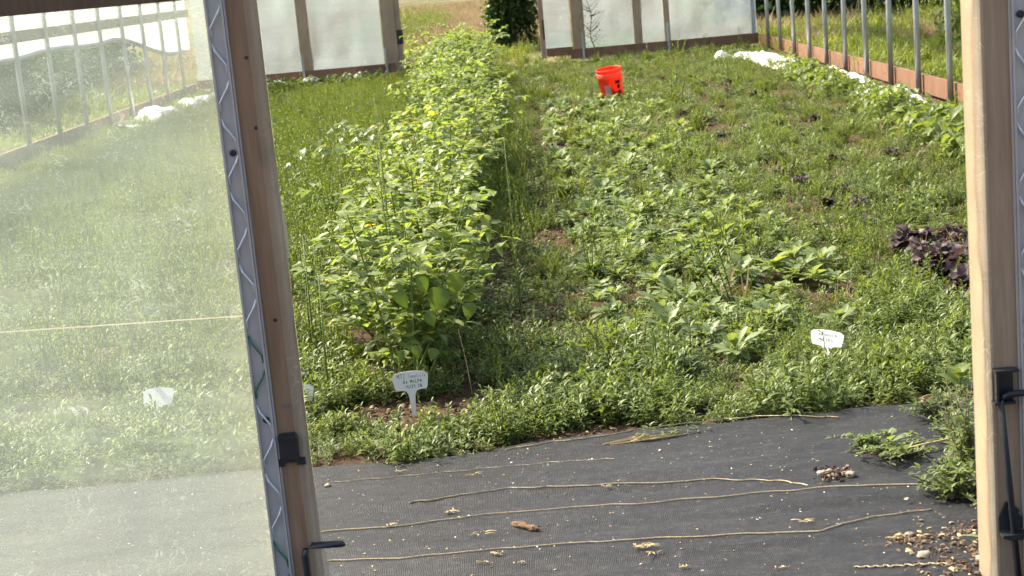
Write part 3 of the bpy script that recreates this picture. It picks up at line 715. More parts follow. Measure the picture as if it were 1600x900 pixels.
# ------------------------------------------------------------------ tomatillo row
def tomatillo(h, width, dens, seed):
    random.seed(seed); lv = Leaves(); st = Leaves(); fl = Leaves()
    nb = random.choice((7, 8, 9))
    for b in range(nb):
        a = 6.283*b/nb + random.uniform(-.4, .4); rr = width*random.uniform(.35, 1.0); hh = h*random.uniform(.62, 1.05)
        if b == 0: rr *= .2; hh = h*1.12
        if b == 3: hh = h*1.18
        base = np.array([random.uniform(-.06, .06), random.uniform(-.06, .06), -.02]); tip = np.array([math.cos(a)*rr, math.sin(a)*rr, hh])
        mid = base*.45 + tip*.55; mid[2] *= .82; mid[:2] *= .75
        pts = [base*(1-q)**2 + 2*mid*q*(1-q) + tip*q*q for q in np.linspace(0, 1, 7)]
        st.tube([Vector(p) for p in pts], .0065, .0022, 5, random.uniform(.3, .8))
        for k in range(13):
            q = .26+.74*(k+random.random())/13; p = base*(1-q)**2 + 2*mid*q*(1-q) + tip*q*q
            d = rdir(-5, 50); d[:2] += (tip[:2]-base[:2])*.6; tl = random.uniform(.07, .17)*(1.15-.35*q)
            e = p + d*tl; st.tube([Vector(p), Vector(e)], .0022, .0012, 3, .6)
            for j in range(dens):
                f = random.uniform(.25, 1.1); pp = p + d*tl*f
                ld = rdir(-35, 35) + d*.5
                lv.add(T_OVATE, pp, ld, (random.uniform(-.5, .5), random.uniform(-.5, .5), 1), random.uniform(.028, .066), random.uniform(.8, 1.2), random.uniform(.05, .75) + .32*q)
            if random.random() < .16:
                for j in range(5): fl.add(T_SPOON, e, rdir(-60, 20), (0, 0, 1), .016, 2.2, .5)
    return lv.mesh('foliage', M['tomatillo']), st.mesh('stems', M['stem']), fl.mesh('flowers', M['yellow']) if fl.n else None
TP = [tomatillo(.72, .40, 10, 100+i) for i in range(7)]
def add_tomatillo(i, x, y, s, sz, label, group):
    f, st, fl = TP[i]; t = empty('tomatillo_plant', (x, y, gz(x, y)), label, 'plant', group, random.uniform(0, 6.28)); t.scale = (s, s, sz)
    tag(link('foliage', f, t), kind='stuff'); link('stems', st, t)
    if fl: tag(link('flowers', fl, t), kind='stuff')
    return t
random.seed(3)
front = add_tomatillo(0, -.54, 6.38, 1.08, .90, 'nearest bushy tomatillo plant, right behind its white plant label', 'tomatillo plants in the row')
y = 6.75; k = 1
while y < 24.2:
    sz = .86 + random.uniform(-.14, .14); s = random.uniform(1.0, 1.22)
    if y > 13.5: sz, s = 1.0+random.uniform(-.14, .10), random.uniform(.95, 1.2)
    if y > 18.5: sz, s = 1.10+random.uniform(-.14, .10), random.uniform(1.3, 1.65)
    lab = 'tomatillo plant %s behind the nearest one in its row' % ('directly', 'second', 'third', 'fourth', 'fifth')[k-1] if k < 6 else 'bushy tomatillo plant in the near half of the planted row' if y < 13.5 else 'taller bushy tomatillo plant in the far half of the row'
    add_tomatillo(k % 7, ROWX + random.uniform(-.10, .10) - .06 - .30*max(0, min(1, (y-13)/8)), y, s, sz, lab, 'tomatillo plants, near half of row' if y < 13.5 else 'tomatillo plants, far half of row')
    y += random.uniform(.36, .48); k += 1
# big dark leaves on the nearest plant
big_me = []
for i in range(4):
    lv = Leaves(); lv.add(T_CORD, (0, 0, 0), (0, 1, 0), (0, 0, 1), 1, random.uniform(.85, 1.05), random.uniform(.2, .8)); big_me.append(lv.mesh('leaf', M['bigleaf']))
bp = [(690, 462, .10), (716, 440, .085), (655, 445, .07), (622, 466, .075), (668, 500, .06), (735, 485, .065), (652, 552, .055), (632, 560, .05), (680, 556, .05)]
finv = front.matrix_world
for i, (px, py, L_) in enumerate(bp):
    p = aty(px, py-12, 6.10+random.uniform(-.03, .06))
    o = link('leaf', big_me[i % 4], front)
    d = Vector((random.uniform(-.5, .5), random.uniform(-.6, -.2), random.uniform(-1.1, -.5))).normalized(); up = Vector((random.uniform(-.3, .3), -.8, .6))
    xx = d.cross(up).normalized(); zz = xx.cross(d)
    mw = Matrix(((xx.x*L_, d.x*L_, zz.x*L_, p.x), (xx.y*L_, d.y*L_, zz.y*L_, p.y), (xx.z*L_, d.z*L_, zz.z*L_, p.z), (0, 0, 0, 1)))
    base = Matrix.LocRotScale(front.location, front.rotation_euler, front.scale)
    o.matrix_parent_inverse = base.inverted(); o.matrix_basis = mw
# thin stake leaning at the front plant
c0, c1 = atz(738, 615), aty(716, 515, 6.05)
tag(MB().tube([c0, c0.lerp(c1, .5) + Vector((.004, 0, 0)), c1], [.0017, .0015, .0012], 6).obj('thin_stake', M['cord']), 'thin pale dry stalk leaning at the foot of the nearest tomatillo', 'stalk')

# tall upright weed stalks rising through the row
def stalk(h, seed):
    random.seed(seed); lv = Leaves(); st = MB().tube([(0, 0, -.02), (.004, 0, h*.5), (.012, .004, h)], [.005, .004, .002], 5).mesh('stem', M['stem'], True)
    for k in range(70):
        f = .3+.7*(k+random.random())/70
        lv.add(T_LANCE, (.012*f, 0, h*f), rdir(30, 75), (0, 0, 1), random.uniform(.015, .035)*(1.3-.8*f), 1.2, random.uniform(.1, .6))
    return lv.mesh('foliage', M['tall']), st
SK = [stalk(.9, 300+i) for i in range(4)]
random.seed(21)
for i in range(16):
    x, y = ROWX + random.choice((-1, -1, 1))*random.uniform(.12, .46), random.uniform(6.6, 15)
    if i < 6: x, y = -.95 + random.uniform(-.12, .12), random.uniform(6.2, 7.2)
    f, st = SK[i % 4]; lab = 'upright thin weed stalk poking through the tomatillo row' if i >= 6 else 'upright thin weed stalk left of the nearest tomatillo'
    t = empty('weed_stalk', (x, y, 0), lab, 'weed', 'stalks poking through the row' if i >= 6 else 'stalks left of nearest tomatillo', random.uniform(0, 6.28))
    t.scale = (1, 1, random.uniform(.85, 1.12) if i >= 6 else random.uniform(.5, .7)); tag(link('foliage', f, t), kind='stuff'); link('stem', st, t)

# ------------------------------------------------------------------ arugula bed
def arugula(n, tmpl, L, seed):
    random.seed(seed); lv = Leaves()
    for k in range(n):
        e = random.uniform(10, 78); d = rdir(e-5, e+5)
        lv.add(tmpl, (random.uniform(-.015, .015), random.uniform(-.015, .015), 0), d, (0, 0, 1), L*random.uniform(.55, 1.1), random.uniform(.9, 1.25), random.uniform(.15, .95))
    return lv.mesh('arugula_plant', M['arugula'])
AP = [arugula(random.choice((28, 32, 38)), T_ARUG if i % 4 else T_SPOON, random.uniform(.085, .12), 400+i) for i in range(8)]
random.seed(5); n_ = 0
for r, (xa, xb) in enumerate(((.22, .66), (.55, 1.02), (.90, 1.48))):
    y = 6.15 + .2*r
    while y < 19.5:
        x = random.uniform(xa, xb); 
        if not (r == 2 and y < 6.6):
            near = y < 9.0; rown = ('left edge', 'middle', 'right edge')[r]
            o = tag(link('arugula_plant', AP[n_ % 8], None, (x, y, gz(x, y)+.045)), 'light green leafy arugula plant in the %s of its bed, %s end' % (rown, 'near' if near else 'far'), 'plant',
                    'arugula plants, %s of bed, %s end' % (rown, 'near' if near else 'far'))
            o.rotation_euler = (random.uniform(-.2, .2), random.uniform(-.2, .2), random.uniform(0, 6.28)); s = random.uniform(.55, 1.1); o.scale = (s, s, s*random.uniform(.85, 1.15)); n_ += 1
        y += random.uniform(.085, .14) if y < 11 else random.uniform(.13, .20)

# ------------------------------------------------------------------ purple lettuces
def lettuce(seed, n, L):
    random.seed(seed); lv = Leaves()
    for k in range(n):
        f = k/n; e = 38+48*f
        lv.add(T_RUFF, (random.uniform(-.05, .05), random.uniform(-.05, .05), random.uniform(0, .06)), rdir(e-30, e+10), (0, 0, 1), L*random.uniform(.75, 1.1)*(1.1-.4*f), random.uniform(.9, 1.3), random.uniform(.05, .95))
    return lv.mesh('purple_lettuce', M['purple'])
LP = [lettuce(500+i, 60, .066) for i in range(5)]
random.seed(8)
for i in range(66):
    if i < 32:
        x, y, s = random.uniform(1.90, 2.35), random.uniform(6.65, 8.3), random.uniform(.75, 1.2); lab, g = 'dark purple lettuce head in clump beside the right door post', 'purple lettuces by the right post'
    else:
        y = 9 + 13*((i-32)/34)**1.1 + random.uniform(-.3, .3); x = random.choice((1.72, 1.95, 2.2, 2.6)) + random.uniform(-.14, .14); s = random.uniform(.4, .75)
        lab, g = 'small dark purple lettuce among weeds in the receding right row', 'purple lettuces in the receding row'
    o = tag(link('purple_lettuce', LP[i % 5], None, (x, y, gz(x, y)+.02)), lab, 'lettuce', g); o.rotation_euler = (random.uniform(-.25, .25), random.uniform(-.25, .25), random.uniform(0, 6.28)); o.scale = (s, s, s*random.uniform(1.0, 1.5))

# ------------------------------------------------------------------ vines along the right wall, broad leaves on the left
def vine(seed, mat, n, L, w_, h):
    random.seed(seed); lv = Leaves()
    for k in range(n):
        a = random.uniform(0, 6.283); rr = w_*math.sqrt(random.random()); z = h*random.uniform(.25, 1)*(1-.5*(rr/w_)**2)
        p0_ = Vector((rr*.5*math.cos(a), rr*.5*math.sin(a), 0)); p = Vector((rr*math.cos(a), rr*math.sin(a), z))
        lv.tube([p0_, p], .002, .0015, 3, .7)
        lv.add(T_CORD, p, rdir(-30, 25), (random.uniform(-.5, .5), random.uniform(-.5, .5), 1), L*random.uniform(.55, 1.15), random.uniform(.85, 1.1), random.uniform(.1, .9))
    return lv.mesh('vine_plant', M[mat])
VP = [vine(600+i, 'vine', 80, .088, .27, .27) for i in range(5)]
random.seed(9); y = 9.6; k = 0
while y < 21.5:
    x = 3.52 + random.uniform(-.14, .14) - (.15 if y < 13 else 0); s = random.uniform(.8, 1.2)*(1.15 if y < 14 else .8)
    o = tag(link('bean_plant', VP[k % 5], None, (x, y, 0)), 'broad leaved pale green bean plant at the foot of right hoop posts', 'plant', 'bean plants along the right wall')
    o.rotation_euler.z = random.uniform(0, 6.28); o.scale = (s, s, s); y += random.uniform(.26, .38); k += 1
GP = [vine(650+i, 'grey_leaf', 40, .10, .30, .34) for i in range(3)]
for i, (px, py, lab) in enumerate(((575, 240, 'broad grey green squash plant close to the tomatillo row'), (505, 255, 'broad grey green squash plant midway along left bed'), (460, 330, 'broad grey green squash plant beside the left door stile'),
        (535, 225, 'broad grey green squash plant furthest along its left bed'))):
    p = atz(px, py, .1); o = tag(link('squash_plant', GP[i % 3], None, (p.x, p.y, 0)), lab, 'plant', 'squash plants in the left bed'); o.rotation_euler.z = i*2.1
for i in range(11):
    x = -5.0 + i*.27; o = tag(link('bean_plant', VP[i % 5], None, (x, 26.3+random.uniform(-.4, .3), 0)), 'leafy green plant along the far wall left of doorway', 'plant', 'plants along far wall')
    o.rotation_euler.z = i; o.scale = (.9, .9, .9)

# ------------------------------------------------------------------ plant labels
GLYPH = {'M': [[(0,0),(.1,1),(.5,.3),(.9,1),(1,0)]], 'T': [[(0,1),(1,1)],[(.5,1),(.5,0)]], 'Z': [[(0,1),(1,1),(0,0),(1,0)]], 'o': [[(.5,.6),(.1,.4),(.15,.05),(.6,0),(.85,.3),(.5,.6)]],
 'm': [[(0,0),(0,.6),(.3,.55),(.45,0)],[(.45,.4),(.75,.6),(.95,0)]], 'a': [[(.8,.6),(.2,.5),(.1,.1),(.5,0),(.8,.5),(.9,0)]], 't': [[(.5,1),(.45,.1),(.8,0)],[(.1,.65),(.85,.65)]], 'i': [[(.5,.6),(.5,0)],[(.5,.82),(.52,.88)]],
 'l': [[(.5,1),(.5,0)]], 'D': [[(.05,0),(.1,1),(.7,.85),(.95,.4),(.6,.05),(.05,0)]], 'e': [[(.1,.35),(.85,.35),(.6,.65),(.15,.45),(.25,.05),(.85,.05)]], 'p': [[(.1,.6),(.1,-.3)],[(.1,.5),(.6,.6),(.8,.3),(.5,.05),(.1,.1)]],
 '4': [[(.7,0),(.7,1),(.05,.35),(.95,.35)]], '/': [[(0,-.1),(1,1.05)]], '2': [[(.05,.8),(.5,1),(.85,.7),(.05,0),(.95,0)]], '9': [[(.85,.6),(.4,.5),(.15,.8),(.5,1),(.85,.75),(.7,0)]], 'C': [[(.9,.85),(.4,1),(.05,.5),(.4,0),(.9,.12)]],
 'B': [[(.1,0),(.1,1),(.7,.9),(.6,.55),(.1,.5)],[(.6,.55),(.9,.3),(.6,0),(.1,0)]], 'A': [[(0,0),(.5,1),(1,0)],[(.2,.4),(.8,.4)]], 'R': [[(.1,0),(.1,1),(.75,.85),(.65,.5),(.1,.45)],[(.45,.45),(.95,0)]], 'U': [[(.05,1),(.1,.15),(.5,0),(.85,.2),(.9,1)]],
 'G': [[(.9,.85),(.4,1),(.05,.5),(.4,0),(.9,.15),(.9,.5),(.55,.5)]], 'L': [[(.1,1),(.1,0),(.9,0)]], 'S': [[(.9,.85),(.4,1),(.1,.75),(.85,.35),(.6,0),(.05,.12)]], 'O': [[(.5,1),(.05,.55),(.4,0),(.95,.4),(.5,1)]], 'P': [[(.1,0),(.1,1),(.8,.85),(.7,.5),(.1,.45)]], 'I': [[(.5,1),(.5,0)]], '-': [[(0,.45),(1,.5)]], ' ': []}
def write(text, x0, z0, h, adv, y, mat, parent, stroke=.0011):
    mb = MB(); x = x0
    for chh in text:
        for st in GLYPH[chh]:
            P = [(x + px*adv*.72 + random.uniform(-.0003, .0003), z0 + pz*h + random.uniform(-.0003, .0003)) for px, pz in st]
            for (ax, az), (bx, bz) in zip(P[:-1], P[1:]):
                L_ = math.hypot(bx-ax, bz-az) or 1e-5; nx, nz = -(bz-az)/L_*stroke*.5, (bx-ax)/L_*stroke*.5
                mb.add([(ax+nx, y, az+nz), (ax-nx, y, az-nz), (bx-nx, y, bz-nz), (bx+nx, y, bz+nz)], [(0, 1, 2, 3)])
        x += adv
    return mb.obj('lettering', mat, parent)
def label_plate(w_, h, zc):
    """rounded head wider at the top, arched upper edge, tapering stake: outline in x,z"""
    P = []
    for i in range(13):
        u = i/12*2-1; P.append((u*w_*.5*(1-.0*abs(u)), zc+h*.5-.010*u*u - (.008 if abs(u) == 1 else 0)))
    r = [(w_*.49, zc+h*.05), (w_*.455, zc-h*.36), (w_*.42, zc-h*.48), (w_*.38, zc-h*.5), (.034, zc-h*.5), (.020, zc-h*.56), (.013, zc-h*.75), (.0095, zc-h*1.3), (.008, zc-h*2.2), (.002, zc-h*2.9)]
    return P + r + [(-x, z) for x, z in reversed(r)]
def plant_label(name_lab, loc, rot, w_=.138, h=.074, zc=.140):
    t = empty('plant_label', loc, name_lab, 'plant label'); t.rotation_euler = rot
    o = MB().prism(label_plate(w_, h, zc), -.0012, .0012).obj('plate', M['white_plastic'], t); return t
p = atz(648, 651)
s1 = plant_label('white T shaped plant label with handwriting, upright before the nearest tomatillo', (p.x, p.y, .0), (R(-4), R(-1), R(2)), zc=.142)
random.seed(2)
write('MTZ', -.050, .152, .017, .0115, -.0016, M['ink_faded'], s1, .0016); write('Tomatillo', -.008, .152, .015, .0078, -.0016, M['ink_faded'], s1, .0012)
write('De MILPA', -.028, .132, .0125, .0092, -.0016, M['ink'], s1, .0019); write('-4/29 CB', -.024, .113, .0125, .0085, -.0016, M['ink'], s1, .0017)
p = atz(1275, 558)
s2 = plant_label('sunlit white plant label leaning back in the arugula weeds', (p.x-.005, p.y-.26, .045), (R(-55), R(12), R(-6)), w_=.130, h=.085, zc=.125)
write('ARUGULA', -.034, .133, .014, .0105, -.0016, M['ink'], s2, .0013); write('ASTRO', -.028, .106, .014, .0105, -.0016, M['ink'], s2, .0013)
p = atz(487, 655); plant_label('white plant label half hidden behind the left door stile', (p.x-.045, p.y, -.03), (R(-30), 0, R(10)))
p = atz(245, 680); plant_label('bright white plant label blurred behind the door film', (p.x, p.y, .02), (R(-35), 0, R(-5)), w_=.125)
p = atz(105, 680); plant_label('dim white plant label furthest left behind the door film', (p.x, p.y, -.04), (R(-45), R(5), R(8)))

# ------------------------------------------------------------------ bucket
def lathe(prof, seg=36):
    V = []; F = []
    for r_, z in prof:
        for k in range(seg): a = 2*math.pi*k/seg; V.append((r_*math.cos(a), r_*math.sin(a), z))
    for i in range(len(prof)-1):
        for k in range(seg): F.append((i*seg+k, i*seg+(k+1) % seg, (i+1)*seg+(k+1) % seg, (i+1)*seg+k))
    return V, F
bl = atz(958, 157)
bt = empty('bucket', (bl.x, bl.y, .02), 'orange red plastic bucket standing tilted in the weeds', 'bucket'); bt.rotation_euler = (R(6), R(-5), 0)
prof = [(0, .004), (.125, .0), (.130, .01), (.143, .255), (.150, .258), (.151, .30), (.146, .303), (.147, .345), (.154, .348), (.155, .37), (.150, .372), (.147, .36), (.141, .25), (.127, .015), (0, .012)]
m_ = M['bucket']; t_ = m_.node_tree; pb_ = [n for n in t_.nodes if n.type == 'BSDF_PRINCIPLED'][0]; ou_ = [n for n in t_.nodes if n.type == 'OUTPUT_MATERIAL'][0]
tl_ = N(t_, 'ShaderNodeBsdfTranslucent'); tl_.inputs[0].default_value = (.95, .16, .07, 1); ms_ = N(t_, 'ShaderNodeMixShader'); ms_.inputs[0].default_value = .45   # thin plastic lets light through
t_.links.new(pb_.outputs[0], ms_.inputs[1]); t_.links.new(tl_.outputs[0], ms_.inputs[2]); t_.links.new(ms_.outputs[0], ou_.inputs[0])
V, F = lathe(prof); link('shell', mesh_from('shell', V, F, m_, None, True), bt)
def patch(a0, a1, z0, z1, off, mat, nm, jag=0):
    V = []; F = []; n = 10
    for i in range(n+1):
        a = R(a0+(a1-a0)*i/n); zz = z0 + jag*abs(math.sin(i*2.3))
        for z in (zz, z1):
            r_ = .130 + (.143-.130)*(z-.01)/.245 + off; V.append((r_*math.cos(a), r_*math.sin(a), z))
    F = [(2*i, 2*i+2, 2*i+3, 2*i+1) for i in range(n)]
    return link(nm, mesh_from(nm, V, F, mat, None, True), bt)
patch(-125, -95, .03, .19, .0015, M['bucket_label'], 'scuffed_patch', .02)
patch(-70, -42, .195, .235, .0015, M['bucket_print'], 'printed_mark'); patch(-62, -44, .12, .185, .0015, M['bucket_print'], 'printed_mark', .02); patch(-60, -38, .05, .115, .0015, M['bucket_print'], 'printed_mark', .04)
mb = MB(); mb.tube([(.157*math.cos(R(a)), .157*math.sin(R(a)), .335-.02*math.sin(R(a+180))) for a in range(180, 361, 12)], .0025, 6); mb.obj('handle', M['steel'], bt)

# ------------------------------------------------------------------ things on the fabric
def rock(seed, s):
    V, F = [], []; nb = 8; ns = 10; random.seed(seed)
    for i in range(nb+1):
        th = math.pi*i/nb
        for k in range(ns):
            ph = 2*math.pi*k/ns; d = Vector((math.sin(th)*math.cos(ph), math.sin(th)*math.sin(ph), math.cos(th)))
            q = 1+.45*mnoise.noise(d*1.3+Vector((seed*3.1, 0, 0))); V.append((d.x*q*s[0], d.y*q*s[1], d.z*q*s[2]))
    for i in range(nb):
        for k in range(ns): F.append((i*ns+k, (i+1)*ns+k, (i+1)*ns+(k+1) % ns, i*ns+(k+1) % ns))
    return mesh_from('stone', V, F, M['stone'], None, True)
for px, py, s, lab in ((1444, 872, .018, 'pale rounded stone on fabric at lower right'), (1535, 878, .017, 'pale stone against the foot of right door stile'), (1285, 742, .014, 'brownish stone at left of the small heap on fabric'),
        (1297, 738, .011, 'pale pebble in middle of the small heap on fabric'), (1330, 744, .015, 'flat stone at right of the small heap on fabric'), (512, 760, .010, 'small white stone on fabric beside left door stile'),
        (1098, 894, .007, 'small grey pebble at bottom edge on fabric'), (1420, 838, .012, 'flat dark edged stone on the fabric near wood chips')):
    p = atz(px, py, .012); o = tag(link('stone', rock(int(px), (s*1.15, s, s*.8)), None, (p.x, p.y, .010+s*.45)), lab, 'stone')
# broken wood stick
t0 = atz(800, 818, .02); t1 = atz(840, 828, .02)
random.seed(4); pts = []; n = 8; mb = MB()
d = (t1-t0); 
for i in range(n+1): pts.append(t0 + d*i/n + Vector((0, random.uniform(-.001, .001), random.uniform(-.001, .002))))
mb.tube(pts, [.006, .0105, .0115, .010, .012, .0095, .011, .0125, .007], 7); mb.tube([pts[0]+Vector((.002, .004, .004)), pts[3]+Vector((0, .006, .009)), pts[5]+Vector((0, .004, .011))], [.002, .004, .002], 5); mb.tube([pts[7]+Vector((0, .002, .006)), pts[8]+Vector((.012, .004, .008))], [.005, .001], 5); mb.tube([pts[2]+Vector((0, -.010, .003)), pts[6]+Vector((.004, -.012, .005)), pts[8]+Vector((.008, -.006, .004))], [.004, .005, .002], 6)
tag(mb.obj('wood_stick', M['chip']), 'short broken brown piece of stick lying on black fabric', 'stick')
def scrap(seed, n, L, flat=.3, leaf=.0):
    random.seed(seed); mb = MB()
    for k in range(n):
        a = random.uniform(0, 6.28); p = Vector((random.uniform(-.4, .4)*L, random.uniform(-.25, .25)*L, .006+random.uniform(0, .2)*L*flat)); dd = Vector((math.cos(a), .5*math.sin(a), random.uniform(-.1, .25)*flat*2))
        l = L*random.uniform(.25, .7); m_ = p+dd*l*.5+Vector((random.uniform(-.1, .1)*l, random.uniform(-.1, .1)*l, .08*l)); e_ = p+dd*l; e_.z = max(.004, e_.z)
        mb.tube([p, m_, e_], [.0022, .0018, .001], 4)
    return mb.mesh('plant_scrap', M['straw'])
for i, (px, py, n, L_, lab) in enumerate(((705, 803, 10, .055, 'tangled dry root scrap left of the wooden stick'), (748, 842, 5, .06, 'pale forked dry stalk just below the wooden stick'), (1005, 862, 16, .06, 'dry weed wisp on fabric at bottom centre'),
        (1018, 872, 8, .05, 'dry seedhead scrap beside the bottom centre wisp'), (950, 765, 5, .04, 'tiny dry scrap caught on the second cord'), (612, 826, 6, .035, 'small yellowish scrap on third cord near left stile'),
        (782, 874, 8, .035, 'small yellow green scrap near bottom left on fabric'), (755, 885, 5, .03, 'small curled scrap at bottom left on fabric'), (1260, 822, 7, .05, 'small dry tuft on fabric right of centre'), (745, 745, 4, .05, 'dry stalk on fabric near the weed edge'),
        (625, 742, 4, .05, 'dry stalk on upper fabric near left stile'), (1068, 892, 6, .035, 'dry wisp at bottom edge beside a pebble'), (1225, 893, 4, .06, 'thin dry straw at bottom edge right of centre'), (1400, 846, 9, .04, 'brown dry leaf scrap on fabric near wood chips'), (1450, 632, 9, .12, 'rusty dry straw wisp at right end of weed edge'), (820, 885, 3, .03, 'reddish dry bit at bottom left on fabric'))):
    p = atz(px, py, .01); o = tag(link('plant_scrap', scrap(700+i, n, L_), None, (p.x, p.y, fab_h(p.x, p.y))), lab, 'scrap')
# pulled weed drying at the edge of the bed
random.seed(40); mb = MB(); a0, a1 = atz(935, 697, .012), atz(1098, 674, .012)
for k in range(9):
    f0, f1 = random.uniform(0, .35), random.uniform(.45, 1); p, q = a0.lerp(a1, f0), a0.lerp(a1, f1); off = Vector((0, random.uniform(-.035, .025), random.uniform(.004, .02)))
    mb.tube([p+off*.3, p.lerp(q, .5)+off, q+off*.5], [.003, .0025, .0014], 5)
pw = empty('pulled_weed', a0, 'pale dried pulled weed lying at the bed edge over top cord', 'weed'); under(mb.obj('stems', M['straw'], pw), pw)
lv = Leaves()
for k in range(60):
    f = random.uniform(.35, 1.0); p = a0.lerp(a1, f) + Vector((random.uniform(-.02, .02), random.uniform(-.03, .03), random.uniform(.004, .025))); lv.add(T_LANCE, p, rdir(-20, 50), (0, 0, 1), random.uniform(.012, .025), 1.6, random.random())
tag(under(link('leaves', lv.mesh('leaves', M['vine']), pw), pw), kind='stuff')

# litter, wood chips and gravel: nobody could count them
def litter(name, pts, smin, smax, mats, label, flat=.35, seed=1):
    random.seed(seed); V = []; F = []; mi = []
    for (x, y, z) in pts:
        s = random.uniform(smin, smax); a = random.uniform(0, 6.28); l, w_, h = s, s*random.uniform(.25, .8), s*flat*random.uniform(.4, 1)
        n0 = len(V); ca, sa = math.cos(a), math.sin(a); tz = random.uniform(-.3, .3)
        for dx, dy, dz in ((-1, -.6, 0), (1, -1, 0), (.8, 1, 0), (-.9, .7, 0), (-.6, -.4, 1), (.7, -.6, 1), (.5, .6, 1), (-.7, .5, 1)):
            X, Y = dx*l*.5, dy*w_*.5; V.append((x+X*ca-Y*sa, y+X*sa+Y*ca, z+dz*h+tz*X))
        k = random.randrange(len(mats))
        for f in ((4, 5, 6, 7), (0, 1, 5, 4), (1, 2, 6, 5), (2, 3, 7, 6), (3, 0, 4, 7)): F.append(tuple(n0+i for i in f)); mi.append(k)
    me = mesh_from(name, V, F, [M[m_] for m_ in mats]); me.polygons.foreach_set('material_index', mi)
    return tag(link(name, me), label, 'litter', None, 'stuff')
random.seed(50)
pts = []
for k in range(1700):
    x, y = random.uniform(-2.6, 1.3), random.uniform(3.6, 5.38); pts.append((x, y, fab_h(x, y)+.001))
litter('fabric_litter', pts, .0025, .009, ['straw', 'straw', 'chip', 'stone', 'vine', 'straw', 'rowcover'], 'specks of straw and dry leaf strewn over the black fabric', .2, 1)
pts = []
for k in range(800):
    p = atz(random.gauss(1505, 42), random.gauss(872, 30), .01)
    if mnoise.noise((p.x*12, p.y*12, 0)) < -.1 and random.random() < .8: continue
    pts.append((p.x, p.y, .012+random.random()*.012))
for k in range(420):
    p = atz(random.gauss(1425, 22), random.gauss(836, 14), .01); pts.append((p.x, p.y, .010+random.random()*.008))
for k in range(220):
    p = atz(random.gauss(1510, 14), random.gauss(825, 8), .01); pts.append((p.x, p.y, .010+random.random()*.008))
litter('wood_chips', pts, .004, .022, ['chip', 'soil', 'twig', 'chip', 'straw', 'soil', 'chip', 'soil', 'twig', 'chip'], 'brown wood chips and gravel spilled at the right door foot', .22, 2)
pts = [(atz(random.gauss(1302, 16), random.gauss(744, 6), .01)) for _ in range(70)]
litter('gravel_heap', [(p.x, p.y, .012+random.random()*.008) for p in pts], .006, .020, ['chip', 'stone', 'soil', 'soil'], 'little heap of gravel on the fabric by dark weeds', .5, 3)
pts = []
for k in range(2600):
    x, y = random.uniform(-2.4, 1.6), random.uniform(5.38, 6.3)
    if bare(x, y) and y > fab_edge(x)-.03: pts.append((x, y, gz(x, y)+.002))
for k in range(2600):
    x, y = random.choice((random.gauss(.08, .10), random.uniform(1.4, 2.5))), random.uniform(6.5, 14); pts.append((x, y, gz(x, y)+.002))
litter('soil_crumbs', pts, .006, .028, ['chip', 'chip', 'straw', 'soil'], 'brown mulch crumbs on the bare soil of the beds', .4, 4)

# weeds growing through the fabric at the right
def seedling(px, py, L_, n, mat, tmpl, label, seed, hstem=0.0, name='seedling'):
    random.seed(seed); p = atz(px, py, .01); t = empty(name, (p.x, p.y, .008), label, 'weed')
    MB().tube([(0, 0, -.02), (.004, 0, hstem*.5+.01), (0, 0, hstem+.02)], [.004, .0035, .003], 6).obj('stem', M['stem'], t)
    for k in range(n):
        lv = Leaves(); a = 6.283*k/n + random.uniform(-.3, .3); e = R(random.uniform(15, 65)); z = hstem*(.35+.65*((k*7) % n)/n)
        lv.add(tmpl, (0, 0, z+.008), (math.cos(a)*math.cos(e), math.sin(a)*math.cos(e), math.sin(e)), (0, 0, 1), L_*random.uniform(.7, 1.1), 1.15, random.uniform(.3, .9)); link('leaf', lv.mesh('leaf', M[mat]), t)
    return t
seedling(1383, 702, .095, 6, 'arugula', T_SPOON, 'pale green spoon leaved seedling on the black fabric', 61)
seedling(1506, 728, .085, 9, 'arugula', T_OVATE, 'broad leaved weed on dark stem touching right door stile', 62, .10)
seedling(1500, 625, .085, 9, 'vine', T_OVATE, 'leafy weed above fabric edge beside right door stile', 63, .10)
seedling(1535, 850, .05, 5, 'arugula', T_LANCE4, 'tiny green sprout among wood chips at right stile', 64, .01)
seedling(940, 620, .04, 6, 'arugula', T_SPOON, 'small pale seedling at the mat edge centre left', 65)
def creeping(px, py, wx, wy, n, label, seed, mat='weed', h=.05):
    random.seed(seed); c = atz(px, py, .01); t = empty('creeping_weed', (c.x, c.y, .01), label, 'weed'); st = MB(); lv = Leaves()
    for k in range(n):
        a = random.uniform(0, 6.283); rr = random.random()**.7; e = Vector((math.cos(a)*wx*rr, math.sin(a)*wy*rr, h*random.uniform(.1, 1))); s0 = Vector((random.uniform(-.03, .03), random.uniform(-.03, .03), 0))
        m_ = s0.lerp(e, .5) + Vector((random.uniform(-.02, .02), random.uniform(-.02, .02), .015)); st.tube([s0, m_, e], [.0022, .0018, .001], 4)
        for j in range(16):
            f = random.uniform(.15, 1); p = s0.lerp(m_, f*2) if f < .5 else m_.lerp(e, f*2-1)
            lv.add(T_LANCE4, p, rdir(0, 60), (0, 0, 1), random.uniform(.014, .032), random.uniform(1, 1.5), random.uniform(.05, .8))
    st.obj('stems', M['twig'], t); tag(link('leaves', lv.mesh('leaves', M[mat]), t), kind='stuff'); return t
creeping(1405, 712, .17, .15, 34, 'dark creeping weed sprawled on fabric under pale seedling', 71)
creeping(1490, 775, .13, .16, 70, 'bushy dark green weed on fabric against right stile', 72, h=.11)
creeping(1505, 690, .12, .20, 50, 'dark leafy weed clump at fabric edge by right stile', 73, h=.10)
creeping(1345, 700, .12, .09, 12, 'thin trailing weed at left of the dark creeping weed', 74, h=.06)
creeping(1515, 745, .10, .22, 70, 'tall wispy weed climbing beside the right door stile', 75, h=.30)
